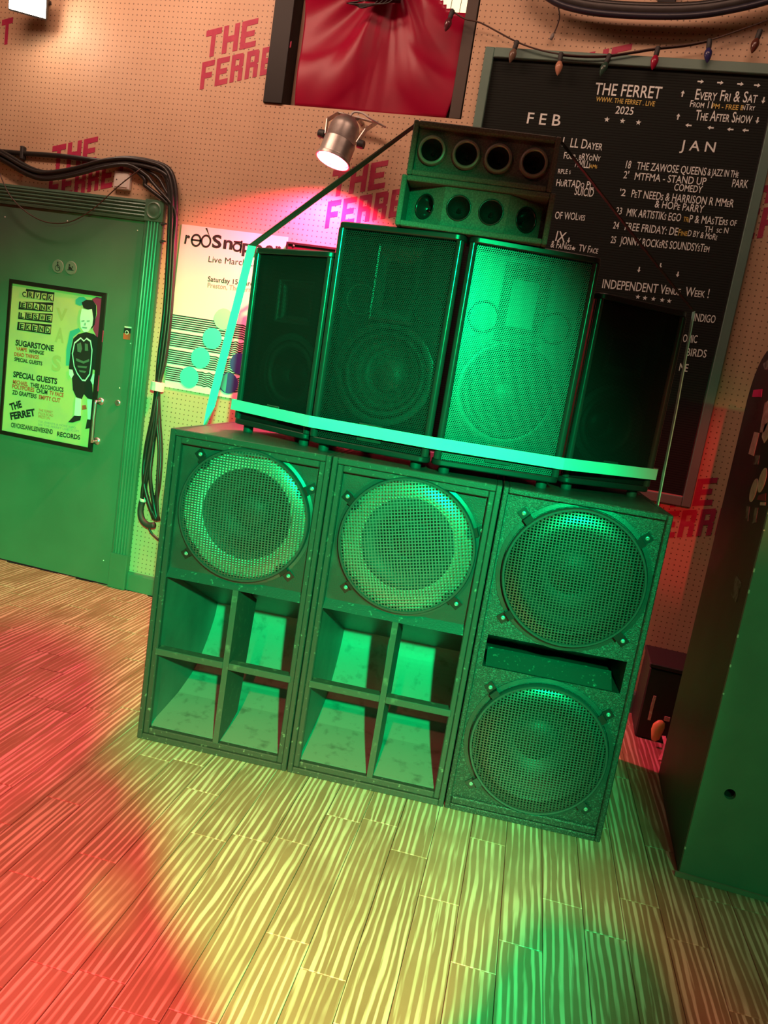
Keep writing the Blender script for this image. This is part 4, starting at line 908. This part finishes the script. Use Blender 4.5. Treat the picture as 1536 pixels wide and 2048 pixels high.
def double_sub():
    wd = W3_; t = thing('double_subwoofer', 'textured black subwoofer with two round mesh grilles above one another', 'subwoofer', S(W1+W2, 0, 0), TH); e = 0.020; s_ = 0.002; yb = 0.016
    for a in ((s_, e, 0.0, HS), (wd-e, wd-s_, 0.0, HS)): bevel(G().box(a[0], a[1], 0, DEP, a[2], a[3]).out('side_panel', M_tex, t), 0.003)
    bevel(G().box(e, wd-e, 0, DEP, HS-0.020, HS).out('top_panel', M_tex, t), 0.003)
    bevel(G().box(e, wd-e, 0, DEP, 0.0, 0.020).out('bottom_panel', M_tex, t), 0.003)
    G().box(e, wd-e, DEP-0.018, DEP-0.001, 0.020, HS-0.020).out('back_panel', M_black, t)
    bevel(G().box(e+0.001, wd-e-0.001, 0.003, yb-0.0005, 0.0205, 0.046).out('kick_rail', M_tex, t), 0.004)
    R = 0.226; ct = (wd/2+0.004, 0.868); cb_ = (wd/2+0.004, 0.276); z1, z2 = 0.518, 0.628
    for c, za, zb in ((ct, z2, HS-0.020), (cb_, 0.020, z1)):
        g = G(); plate_hole(g, e, wd-e, za, zb, (c[0], c[1], 0.213), yb, yb+0.018); g.out('baffle', M_tex, t)
        driver(t, c, yb, simple('dark_surround', (0.016, 0.016, 0.016), 0.5), M_conedark, R=0.220)
        grille(t, c, R, yb-0.005, gm3)
        G().lathe([(R+0.018, 0.0), (R+0.018, -0.004), (R+0.004, -0.006), (R+0.002, 0.0)], (c[0], yb, c[1]), seg=56).out('gasket_ring', M_black, t)
        for a in (137, 40, 222, 318):
            a = math.radians(a); clamp(t, (c[0]+(R+0.012)*math.cos(a), c[1]+(R+0.012)*math.sin(a)), a, yb-0.001)
    # port slot: floor and roof boards with an angled tongue
    G().box(e, wd-e, yb+0.018, 0.40, z2, z2+0.016).out('port_roof', M_black, t); G().box(e, wd-e, yb+0.018, 0.40, z1-0.016, z1).out('port_floor', M_black, t)
    for xa, xb in ((e, e+0.02), (wd-e-0.02, wd-e)): G().box(xa, xb, yb, 0.40, z1, z2).out('port_cheek', M_tex, t)
    G().prism([(0.024, z1+0.001), (0.10, z1+0.042), (0.115, z1+0.036), (0.115, z1+0.001)], 'x', e+0.03, wd-e-0.045).out('port_tongue', M_edge, t)
    G().box(e+0.02, wd-e-0.02, 0.32, 0.335, z1, z2).out('port_back', M_plastic, t)
double_sub()

# full-range tops ---------------------------------------------------
hexg = holes_mat('lit_perforated_grille', 0.0066, 0.34, (0.10, 0.10, 0.098), 0.38, 'hex', 0.0, 0.6)  # lit copy of the tall speakers' grille, light put into its brighter colour
hexs = holes_mat('fine_perforated_grille', 0.0050, 0.33, (0.014, 0.014, 0.015), 0.48, 'hex', 0.0, 0.4)
hexm = holes_mat('shaded_perforated_grille', 0.0066, 0.36, (0.028, 0.028, 0.028), 0.42, 'hex', 0.0, 0.5)  # shaded copy of that grille, shade put into its darker colour
def top_box(name, u, v, yaw, wd, ht, dep, label, gmat, big):
    p = S(u, v, HS); t = thing(name, label, 'loudspeaker', p, TH+yaw); zf = 0.025; H = zf+ht; k = 0.62
    xb0, xb1 = wd/2-wd*k/2, wd/2+wd*k/2
    def plan(ins, front=0.0, n=5, r=0.03):
        P = []
        for cx, a0, a1 in ((ins+r, PI, 1.5*PI), (wd-ins-r, 1.5*PI, 2*PI)):
            for j in range(n+1):
                a = a0+(a1-a0)*j/n; P.append((cx+r*math.cos(a), front+r+r*math.sin(a)))
        P += [(wd-ins, 0.05+front), (xb1, dep), (xb0, dep), (ins, 0.05+front)]
        return P
    for z0, z1, nm in ((zf, zf+0.020, 'bottom_cap'), (H-0.020, H, 'top_cap')):
        c = G().prism(plan(0.0), 'z', z0, z1).out(nm, M_plastic, t); bevel(c, 0.004, 2); autosmooth(c, 30)
    za, zc = zf+0.020, H-0.020
    # cabinet sides and back
    for s in (0, 1):
        a = (0.004, 0.03) if s == 0 else (wd-0.004, 0.03); b = (xb0+0.004, dep-0.004) if s == 0 else (xb1-0.004, dep-0.004); o = 0.014 if s == 0 else -0.014
        G().prism([a, b, (b[0]+o, b[1]), (a[0]+o, a[1])], 'z', za, zc).out('side_panel', M_plastic, t)
    G().box(xb0+0.018, xb1-0.018, dep-0.016, dep-0.004, za, zc).out('back_panel', M_plastic, t)
    # glossy front posts
    for x in (0.014, wd-0.014):
        G().lathe([(0.0125, za), (0.0125, zc)], (x, 0.016, 0), 'z', 18).out('front_post', M_gloss, t, smooth=True)
    yb = 0.075; x0, x1 = 0.024, wd-0.024; wr_ = (0.165 if big else 0.135); zc_w = za+wr_+(0.075 if big else 0.055); cx = wd/2
    bf = G(); plate_hole(bf, x0, x1, za, zc_w+wr_+0.02, (cx, zc_w, wr_-0.012), yb, yb+0.014); bf.out('woofer_baffle', M_plastic, t)
    driver(t, (cx, zc_w), yb, M_rubber, M_conegrey if big else M_conedark, R=wr_, dust=0.062 if big else 0.05, deep=0.07)
    zt = zc_w+wr_+0.02
    hb = G().box(x0, x1, yb, yb+0.014, zt, zc).out('horn_baffle', M_plastic, t)
    # constant-directivity horn: flared mouth standing off the baffle
    hw, hh = (0.075, 0.12) if big else (0.085, 0.075); hz = zc-hh-(0.03 if big else 0.075)
    vs = []; fs = []; rings = [(1.0, 1.0, -0.012), (0.93, 0.93, -0.010), (0.60, 0.62, 0.012), (0.22, 0.45, 0.040), (0.14, 0.30, 0.055)]
    for a, b, d in rings:
        for sx, sz in ((-1, -1), (1, -1), (1, 1), (-1, 1)): vs.append((cx+sx*hw*a, yb-0.014+d, hz+sz*hh*b))
    for j in range(len(rings)-1):
        for q in range(4): fs.append((j*4+q, j*4+(q+1) % 4, j*4+4+(q+1) % 4, j*4+4+q))
    fs.append(tuple(16+q for q in range(4)))
    mesh('horn_flare', vs, fs, simple('horn_plastic', (0.05, 0.05, 0.05), 0.3), t)
    if big:
        for s in (-1, 1): G().lathe([(0.052, -0.006), (0.046, -0.008), (0.044, 0.0), (0.042, 0.012), (0.0005, 0.012)], (cx+s*0.118, yb-0.002, zt+0.045), seg=28).out('port', M_rubber, t, smooth=True)
    # perforated grille with a logo plate
    gr = G(); z0, z1 = za+0.001, zc-0.001
    gr.box(x0, x1, 0.0150, 0.0165, z0, z1); go = gr.out('grille', gmat, t)
    for xa in (x0, x1-0.006): pass
    lw = 0.042 if big else 0.030
    bevel(G().box(cx-lw, cx+lw, 0.0120, 0.0149, z0+0.012, z0+0.070).out('badge_plate', simple('badge', (0.03, 0.035, 0.032), 0.3), go), 0.002)
    for x, y in ((0.045, 0.045), (wd-0.045, 0.045), (xb0+0.03, dep-0.04), (xb1-0.03, dep-0.04)):
        ft = G().lathe([(0.0005, 0), (0.017, 0), (0.018, 0.004), (0.018, zf)], (x, y, 0), 'z', 18).out('rubber_foot', M_rubber, t); autosmooth(ft)
    return t
top_box('loudspeaker', 0.106, 0.296, -0.479, 0.367, 0.627, 0.31, 'small black loudspeaker at the end of the row nearest the white concert poster', hexs, False)
top_box('loudspeaker', 0.447, 0.089, -0.14, 0.419, 0.718, 0.38, 'tall black loudspeaker with a dimly lit grille, next to the small one by the concert poster', hexm, True)
top_box('loudspeaker', 0.881, 0.032, 0.18, 0.419, 0.718, 0.38, 'tall loudspeaker with a bright green-lit honeycomb grille', hexg, True)
top_box('loudspeaker', 1.314, 0.182, 0.503, 0.367, 0.627, 0.31, 'small black loudspeaker at the end of the row in front of the letter board', hexs, False)

# tweeter boxes ------------------------------------------------------
def carpet_box(t, u0, u1, z0, z1, dep, e=0.016):
    for a in ((u0, u0+e, z0, z1), (u1-e, u1, z0, z1), (u0+e, u1-e, z1-e, z1), (u0+e, u1-e, z0, z0+e)):
        bevel(G().box(a[0], a[1], 0, dep, a[2], a[3]).out('box_panel', M_carpet, t), 0.003)
    G().box(u0+e, u1-e, dep-0.016, dep-0.002, z0+e, z1-e).out('back_panel', M_carpet, t)
M_carpet = simple('grey_carpet', (0.095, 0.095, 0.085), 0.85, c2=(0.16, 0.16, 0.14), scale=210, thr=(0.4, 0.7), bump=0.8, bscale=380)
zT = HS+0.025+0.718+0.001
tl = thing('tweeter_box', 'grey carpeted tweeter box with splayed panels, lower of the two on the tall speakers', 'tweeter box', S(0.640, 0.030, zT), TH)
carpet_box(tl, 0, 0.472, 0, 0.150, 0.22)
def tweeter(parent, c, nrm_ang, R, zc):
    q = Matrix.Rotation(nrm_ang, 3, 'Z'); base = Vector(c)
    def put(g): g.v = [tuple(base+q @ Vector(v)) for v in g.v]; return g
    o = put(G().lathe([(R+0.003, 0.0), (R+0.003, -0.002), (R-0.001, -0.003), (R-0.002, 0.004), (R*0.72, 0.024), (R*0.35, 0.042), (0.0005, 0.044)], (0, 0, 0), seg=30)).out('tweeter', simple('tweeter_plastic', (0.02, 0.02, 0.02), 0.22), parent, smooth=True)
    put(G().lathe([(0.008, 0.040), (0.005, 0.020), (0.0005, 0.014)], (0, 0, 0), seg=16)).out('phase_plug', M_steel if zc else M_plastic, o, smooth=True)
    return o
# centre panels flush, outer panels turned away to each side
cw0, cw1 = 0.138, 0.338
g = G(); plate_hole(g, cw0, 0.238, 0.017, 0.133, (0.188, 0.075, 0.036), 0.016, 0.030, 32); plate_hole(g, 0.238, cw1, 0.017, 0.133, (0.288, 0.075, 0.036), 0.016, 0.030, 32)
g.out('centre_panel', M_carpet, tl)
for s, xa, xb in ((-1, 0.017, cw0), (1, cw1, 0.455)):
    ln = math.hypot(0.121, 0.084); g = G(); plate_hole(g, -ln/2, ln/2, 0.017, 0.133, (0, 0.075, 0.036), 0.0, 0.012, 32)
    q = Matrix.Rotation(s*math.atan2(0.084, 0.121), 3, 'Z'); mid_ = Vector(((xa+xb)/2, 0.058, 0))
    g.v = [tuple(mid_+q @ Vector(v)) for v in g.v]; g.out('angled_panel', M_carpet, tl)
for x in (0.188, 0.288): tweeter(tl, (x, 0.0155, 0.075), 0.0, 0.036, 0)
aa = math.atan2(0.084, 0.121)
tweeter(tl, (0.0775, 0.0575, 0.075), -aa, 0.036, 0); tweeter(tl, (0.397, 0.0575, 0.075), aa, 0.036, 0)
tu = thing('tweeter_box', 'grey carpeted tweeter box with four round bezels, topmost of the stack', 'tweeter box', S(0.652, 0.030, zT+0.151), TH)
carpet_box(tu, 0, 0.446, 0, 0.158, 0.20)
TXS = (0.066, 0.172, 0.270, 0.378); ed = (0.0165, 0.119, 0.221, 0.324, 0.4295); g = G()
for i in range(4): plate_hole(g, ed[i], ed[i+1], 0.0165, 0.1415, (TXS[i], 0.080, 0.034), 0.024, 0.038, 32)
g.out('front_panel', M_carpet, tu)
M_bez = simple('grey_bezel', (0.24, 0.225, 0.215), 0.35)
for i, x in enumerate((0.066, 0.172, 0.270, 0.378)):
    zc = 0.080
    bz = G().lathe([(0.044, 0.0), (0.044, -0.012), (0.041, -0.017), (0.036, -0.018), (0.033, -0.015), (0.032, 0.0)], (x, 0.024, zc), seg=32).out('bezel_ring', M_bez, tu); autosmooth(bz, 40)
    G().lathe([(0.032, -0.010), (0.026, 0.010), (0.014, 0.032), (0.0005, 0.036)], (x, 0.0225, zc), seg=24).out('tweeter', simple('tweeter_plastic', (0.02, 0.02, 0.02), 0.22), bz, smooth=True)
    G().lathe([(0.006, 0.032), (0.004, 0.018), (0.0004, 0.014)], (x, 0.0225, zc), seg=10).out('phase_plug', M_plastic, bz, smooth=True)

# straps --------------------------------------------------------------
def SV(l): return [S(*p) for p in l]
hs = thing('front_strap', 'pale teal webbing strap stretched across the front of the four loudspeakers', 'strap', S(0.87, 0.02, 1.20))
d_ = 0.007
bd = (math.sin(0.479+0.28), math.cos(0.479+0.28))
fp = [(0.106+0.166-0.016, 0.296+0.198+0.012, 1.212), (0.106+0.02-0.014, 0.296+0.024+0.010, 1.212), (0.100, 0.290, 1.212), (0.447, 0.089-d_*1.3, 1.213), (0.862, 0.031-d_, 1.215), (0.881, 0.032-d_, 1.215), (1.296, 0.104-d_, 1.214), (1.640, 0.352, 1.212), (1.648, 0.385, 1.212), (1.52, 0.62, 1.212)]
G().ribbon(SV(fp), 0.038, [(0, 0, 1)]*len(fp), 0.003).out('webbing', M_strap, hs, world=True)
os_ = thing('tie_down_strap', 'long webbing strap running over the tweeter boxes down to the subwoofers', 'strap', S(0.87, 0.1, 1.5))
lw = (0.91, 0.42, 0); dv = tuple(S(0, 1, 0)-S(0, 0, 0))
pl = SV([(-0.006, 0.33, 0.70), (-0.006, 0.33, 1.118), (0.008, 0.33, 1.19), (0.100, 0.300, 1.776)])
G().ribbon(pl, 0.029, [dv, dv, lw, lw], 0.003).out('webbing', M_strap, os_, world=True)
pl = SV([(0.100, 0.300, 1.776), (0.37, 0.20, 1.974), (0.6475, 0.10, 2.178), (0.660, 0.10, 2.184), (1.090, 0.10, 2.184), (1.104, 0.10, 2.176), (1.38, 0.24, 1.972), (1.646, 0.362, 1.776)])
G().ribbon(pl, 0.026, [lw, (0.55, 0.8, 0), dv, dv, dv, dv, dv, dv], 0.003).out('webbing', M_strapshade, os_, world=True)  # same strap, its unlit stretch painted dark
pl = SV([(1.646, 0.362, 1.776), (1.652, 0.33, 1.45), (1.654, 0.30, 1.118), (1.654, 0.30, 0.70)])
G().ribbon(pl, 0.030, [dv]*4, 0.003).out('webbing', M_strap, os_, world=True)

# ================================================================== RIGHT SIDE
cx0 = 1.157; cyf = -1.327; cyb = -0.645
cab = thing('tall_cabinet', 'tall cabinet with a stickered black side, rounded top corner and green front', 'cabinet', (1.6, -1.0, 0))
prof = [(cyf, 0.004), (cyb, 0.004), (cyb, 1.52)]
for k in range(9):
    a = k/8*PI/2; prof.append((cyb-0.20+0.20*math.cos(a), 1.52+0.18*math.sin(a)))
prof += [(cyf, 1.70)]
bevel(G().prism(prof, 'x', cx0, cx0+0.02).out('side_panel', M_cabside, cab, world=True), 0.002)
bevel(G().prism(prof, 'x', cx0+0.75, cx0+0.77).out('side_panel', M_cabside, cab, world=True), 0.002)
g = G(); plate_hole(g, cx0+0.0005, cx0+0.77, 0.010, 1.69, (WY(1458, 1583, cyf)[0], WY(1458, 1583, cyf)[1], 0.017), cyf-0.018, cyf-0.0005); g.out('front_panel', M_cab, cab, world=True)
hx_, hz_ = WY(1458, 1583, cyf); G().lathe([(0.020, 0.0), (0.0005, 0.03)], (hx_, cyf+0.002, hz_), seg=20).out('hole_liner', M_ink, cab, world=True)
G().box(cx0+0.02, cx0+0.75, cyb-0.02, cyb-0.002, 0.004, 1.50).out('back_panel', M_cabside, cab, world=True)
G().box(cx0+0.02, cx0+0.75, cyf, cyb-0.20, 1.675, 1.695).out('top_panel', M_cabside, cab, world=True)
G().box(cx0-0.012, cx0+0.77, cyf-0.026, cyf-0.0185, 0.0, 0.016).out('kick_strip', simple('dusty_strip', (0.20, 0.17, 0.13), 0.7), cab, world=True)
rn = random.Random(5)
for k in range(8):
    z = rn.uniform(0.06, 1.25); hh = rn.uniform(0.003, 0.012)
    G().box(cx0-0.0012, cx0+0.003, cyf-0.0190, cyf-0.0150, z, z+hh).out('paint_chip', M_stk, cab, world=True)
def side_poly(nm, lab, pix, mat, grp=None):
    v = [WX(a, b, cx0-0.0015) for a, b in pix]; n = len(v)
    vs = [(cx0-0.0015, y, z) for y, z in v]+[(cx0-0.0002, y, z) for y, z in v]
    o = mesh(nm, vs, [tuple(range(n)), tuple(range(n, 2*n))[::-1]]+[(i, (i+1) % n, n+(i+1) % n, n+i) for i in range(n)], mat); tag(o, lab, 'sticker', grp); return o
zz = lambda *q: [(1400+q[i]*136/605, 640+q[i+1]*136/605) for i in range(0, len(q), 2)]
def oval(cx, cy, rx, ry, tilt=0.25): return [(cx+rx*math.cos(a)*1.0+ry*math.sin(a)*tilt, cy-ry*math.sin(a)) for a in [2*PI*k/18 for k in range(18)]]
def ovz(cx, cy, rx, ry): p = zz(cx, cy)[0]; return oval(p[0], p[1], rx*0.2248, ry*0.2248)
side_poly('sticker', 'small magenta square sticker high on the black cabinet side', zz(475, 622, 552, 615, 545, 685, 463, 685), M_mag)
side_poly('sticker', 'pale rectangular sticker with small print on the black cabinet side', zz(482, 995, 525, 1005, 475, 1210, 430, 1190), M_stk)
side_poly('sticker', 'ragged grey sticker scrap below the pale rectangular one', zz(490, 1205, 530, 1205, 515, 1285, 472, 1285), M_stk2)
side_poly('sticker', 'upper of two pale oval stickers on the black cabinet side', ovz(552, 1425, 30, 110), M_stk)
side_poly('sticker', 'lower of two pale oval stickers on the black cabinet side', ovz(475, 1515, 27, 105), M_stk)
side_poly('sticker', 'long pinkish sticker beside the magenta square on the black cabinet side', zz(575, 740, 640, 690, 640, 820, 570, 1000, 530, 1000), simple('pink_grey_sticker', (0.30, 0.17, 0.16), 0.5, c2=(0.45, 0.38, 0.34), scale=50))
side_poly('sticker', 'pointed tan sticker under the pinkish one on the black cabinet side', zz(575, 930, 620, 900, 610, 1040, 570, 1095, 548, 1040), M_stk)
side_poly('sticker', 'small cream label under the oval stickers on the black cabinet side', zz(535, 1622, 582, 1622, 578, 1650, 532, 1648), M_stk)
side_poly('sticker', 'dark red scrap between the oval stickers on the black cabinet side', zz(520, 1560, 585, 1540, 580, 1610, 505, 1600), simple('dark_red_scrap', (0.16, 0.02, 0.03), 0.5))
side_poly('sticker', 'left one of two peeled sticker traces low on the black cabinet side', zz(415, 1655, 440, 1660, 425, 1790, 398, 1750), M_stk2)
side_poly('sticker', 'right one of two peeled sticker traces low on the black cabinet side', zz(490, 1670, 515, 1670, 495, 1800, 462, 1810), M_stk2)
side_poly('sticker', 'faded grey sticker under the rounded top of the black cabinet side', zz(560, 390, 640, 330, 640, 430, 575, 440), M_stk2)
side_poly('sticker', 'faint oblong sticker ghost low on the black cabinet side', [(1472, 1150), (1482, 1165), (1472, 1205), (1462, 1190)], M_stk2)

# black case against the wall, litter in front of it
cs = thing('black_case', 'black box standing against the wall between subwoofer and cabinet', 'box', (1.22, -0.18, 0))
bevel(G().box(1.085, 1.40, -0.30, -0.03, 0.0, 0.33).out('body', simple('case_black', (0.018, 0.015, 0.014), 0.6), cs, world=True), 0.006)
bevel(G().box(1.080, 1.405, -0.305, -0.025, 0.331, 0.352).out('lid', simple('case_black', (0.018, 0.015, 0.014), 0.6), cs, world=True), 0.005)
G().ribbon([W3(1310, 1392, -0.31), W3(1305, 1410, -0.312), W3(1298, 1440, -0.314)], 0.012, [(1, 0, 0)]*3, 0.003).out('lit_edge', M_rib_litedge, cs, world=True)  # pink strip stands in for light caught on an edge
yw = G(); c_ = W3(1315, 1461, -0.36); 
yw.lathe([(0.0005, -0.055), (0.020, -0.045), (0.027, -0.020), (0.034, 0.010), (0.030, 0.035), (0.012, 0.050), (0.0005, 0.052)], (0, 0, 0), 'z', 12)
yw.v = [(c_.x+x*0.8, c_.y+y*0.5, max(0.003, c_.z+0.0+z*0.95+0.25*x)) for x, y, z in yw.v]
tag(yw.out('wrapper', M_gold, smooth=True), 'crumpled yellow wrapper on the floor beside the black box', 'wrapper')
rb = G().ribbon([W3(1328, 1470, -0.40)+Vector((0, 0, 0.0)), W3(1332, 1486, -0.44), W3(1327, 1505, -0.47), W3(1320, 1518, -0.50)], 0.016, [(1, 0, 0.2)]*4, 0.003)
mz = min(v[2] for v in rb.v); rb.v = [(v[0], v[1], v[2]-mz+0.0015) for v in rb.v]
tag(rb.out('ribbon', M_rib_litedge), 'pinkish speckled ribbon lying on the floor beside the yellow wrapper', 'ribbon')
tg = G().box(*(lambda c: (c.x-0.012, c.x+0.012, c.y-0.002, c.y+0.002, c.z-0.010, c.z+0.010))(W3(1334, 1438, -0.308)))
tg.out('tag', M_rib_litedge, cs, world=True)

# ================================================================== the photographer, standing behind the phone
def person():
    px, py = 0.63, -4.18
    J = {'pelvis': (px, py, 0.93, .145, .11), 'waist': (px, py, 1.07, .135, .10), 'chest': (px, py, 1.27, .19, .13), 'neckb': (px, py+0.0, 1.46, .17, .13), 'neck': (px, py+0.0, 1.54, .155, .13),
         'jaw': (px-0.005, py+0.01, 1.63, .135, .13), 'skull': (px-0.005, py+0.01, 1.75, .135, .13), 'crown': (px-0.005, py+0.0, 1.84, .10, .10)}
    E = [('pelvis', 'waist'), ('waist', 'chest'), ('chest', 'neckb'), ('neckb', 'neck'), ('neck', 'jaw'), ('jaw', 'skull'), ('skull', 'crown')]
    for s, n in ((-1, 'l'), (1, 'r')):
        J['sh'+n] = (px+s*0.19, py, 1.47, .10, .10); J['el'+n] = (px+s*0.235, py+0.10, 1.13, .042, .042); J['fo'+n] = (px+s*0.14, py+0.20, 1.29, .05, .05)
        J['wr'+n] = (0.585+s*0.085, -3.905, 1.365, .026, .026); J['pa'+n] = (0.585+s*0.066, -3.868, 1.398, .022, .026)
        E += [('chest', 'sh'+n), ('sh'+n, 'el'+n), ('el'+n, 'fo'+n), ('fo'+n, 'wr'+n), ('wr'+n, 'pa'+n)]
        for k in range(4):
            a = 'f%s%d' % (n, k); zz_ = 1.432-0.021*k
            J[a+'a'] = (0.585+s*0.060, -3.846, zz_, .0095, .0095); J[a+'b'] = (0.585+s*0.052, -3.838+0.002*(k % 2), zz_-0.002, .008, .008); J[a+'c'] = (0.585+s*0.046, -3.841, zz_-0.003, .0072, .0072)
            E += [('pa'+n, a+'a'), (a+'a', a+'b'), (a+'b', a+'c')]
        J['th'+n] = (0.585+s*0.045, -3.880, 1.410, .010, .010); J['tt'+n] = (0.585+s*0.030, -3.862, 1.425, .0085, .0085)
        E += [('pa'+n, 'th'+n), ('th'+n, 'tt'+n)]
        J['hp'+n] = (px+s*0.10, py, 0.86, .10, .10); J['kn'+n] = (px+s*0.115, py+0.03, 0.48, .066, .066); J['ca'+n] = (px+s*0.12, py-0.005, 0.33, .058, .06); J['an'+n] = (px+s*0.125, py-0.02, 0.09, .042, .042)
        J['fb'+n] = (px+s*0.13, py+0.06, 0.045, .043, .036); J['to'+n] = (px+s*0.14, py+0.16, 0.036, .040, .026)
        E += [('pelvis', 'hp'+n), ('hp'+n, 'kn'+n), ('kn'+n, 'ca'+n), ('ca'+n, 'an'+n), ('an'+n, 'fb'+n), ('fb'+n, 'to'+n)]
    ks = list(J); me = bpy.data.meshes.new('person'); me.from_pydata([J[k][:3] for k in ks], [(ks.index(a), ks.index(b)) for a, b in E], [])
    o = bpy.data.objects.new('person', me); COL.objects.link(o); me.materials.append(M_cloth)
    sk = o.modifiers.new('skin', 'SKIN'); sk.use_smooth_shade = True
    for i, k in enumerate(ks):
        v = me.skin_vertices[0].data[i]; v.radius = J[k][3:5]; v.use_root = (k == 'pelvis')
    sb = o.modifiers.new('subd', 'SUBSURF'); sb.levels = sb.render_levels = 1
    tag(o, 'standing person holding up a phone towards the speaker stack', 'person')
    ph = bevel(G().box(0.585-0.038, 0.585+0.038, -3.856, -3.848, 1.33, 1.475).out('phone', M_plastic), 0.003); tag(ph, 'dark phone held up in front of the standing person', 'phone')
person()
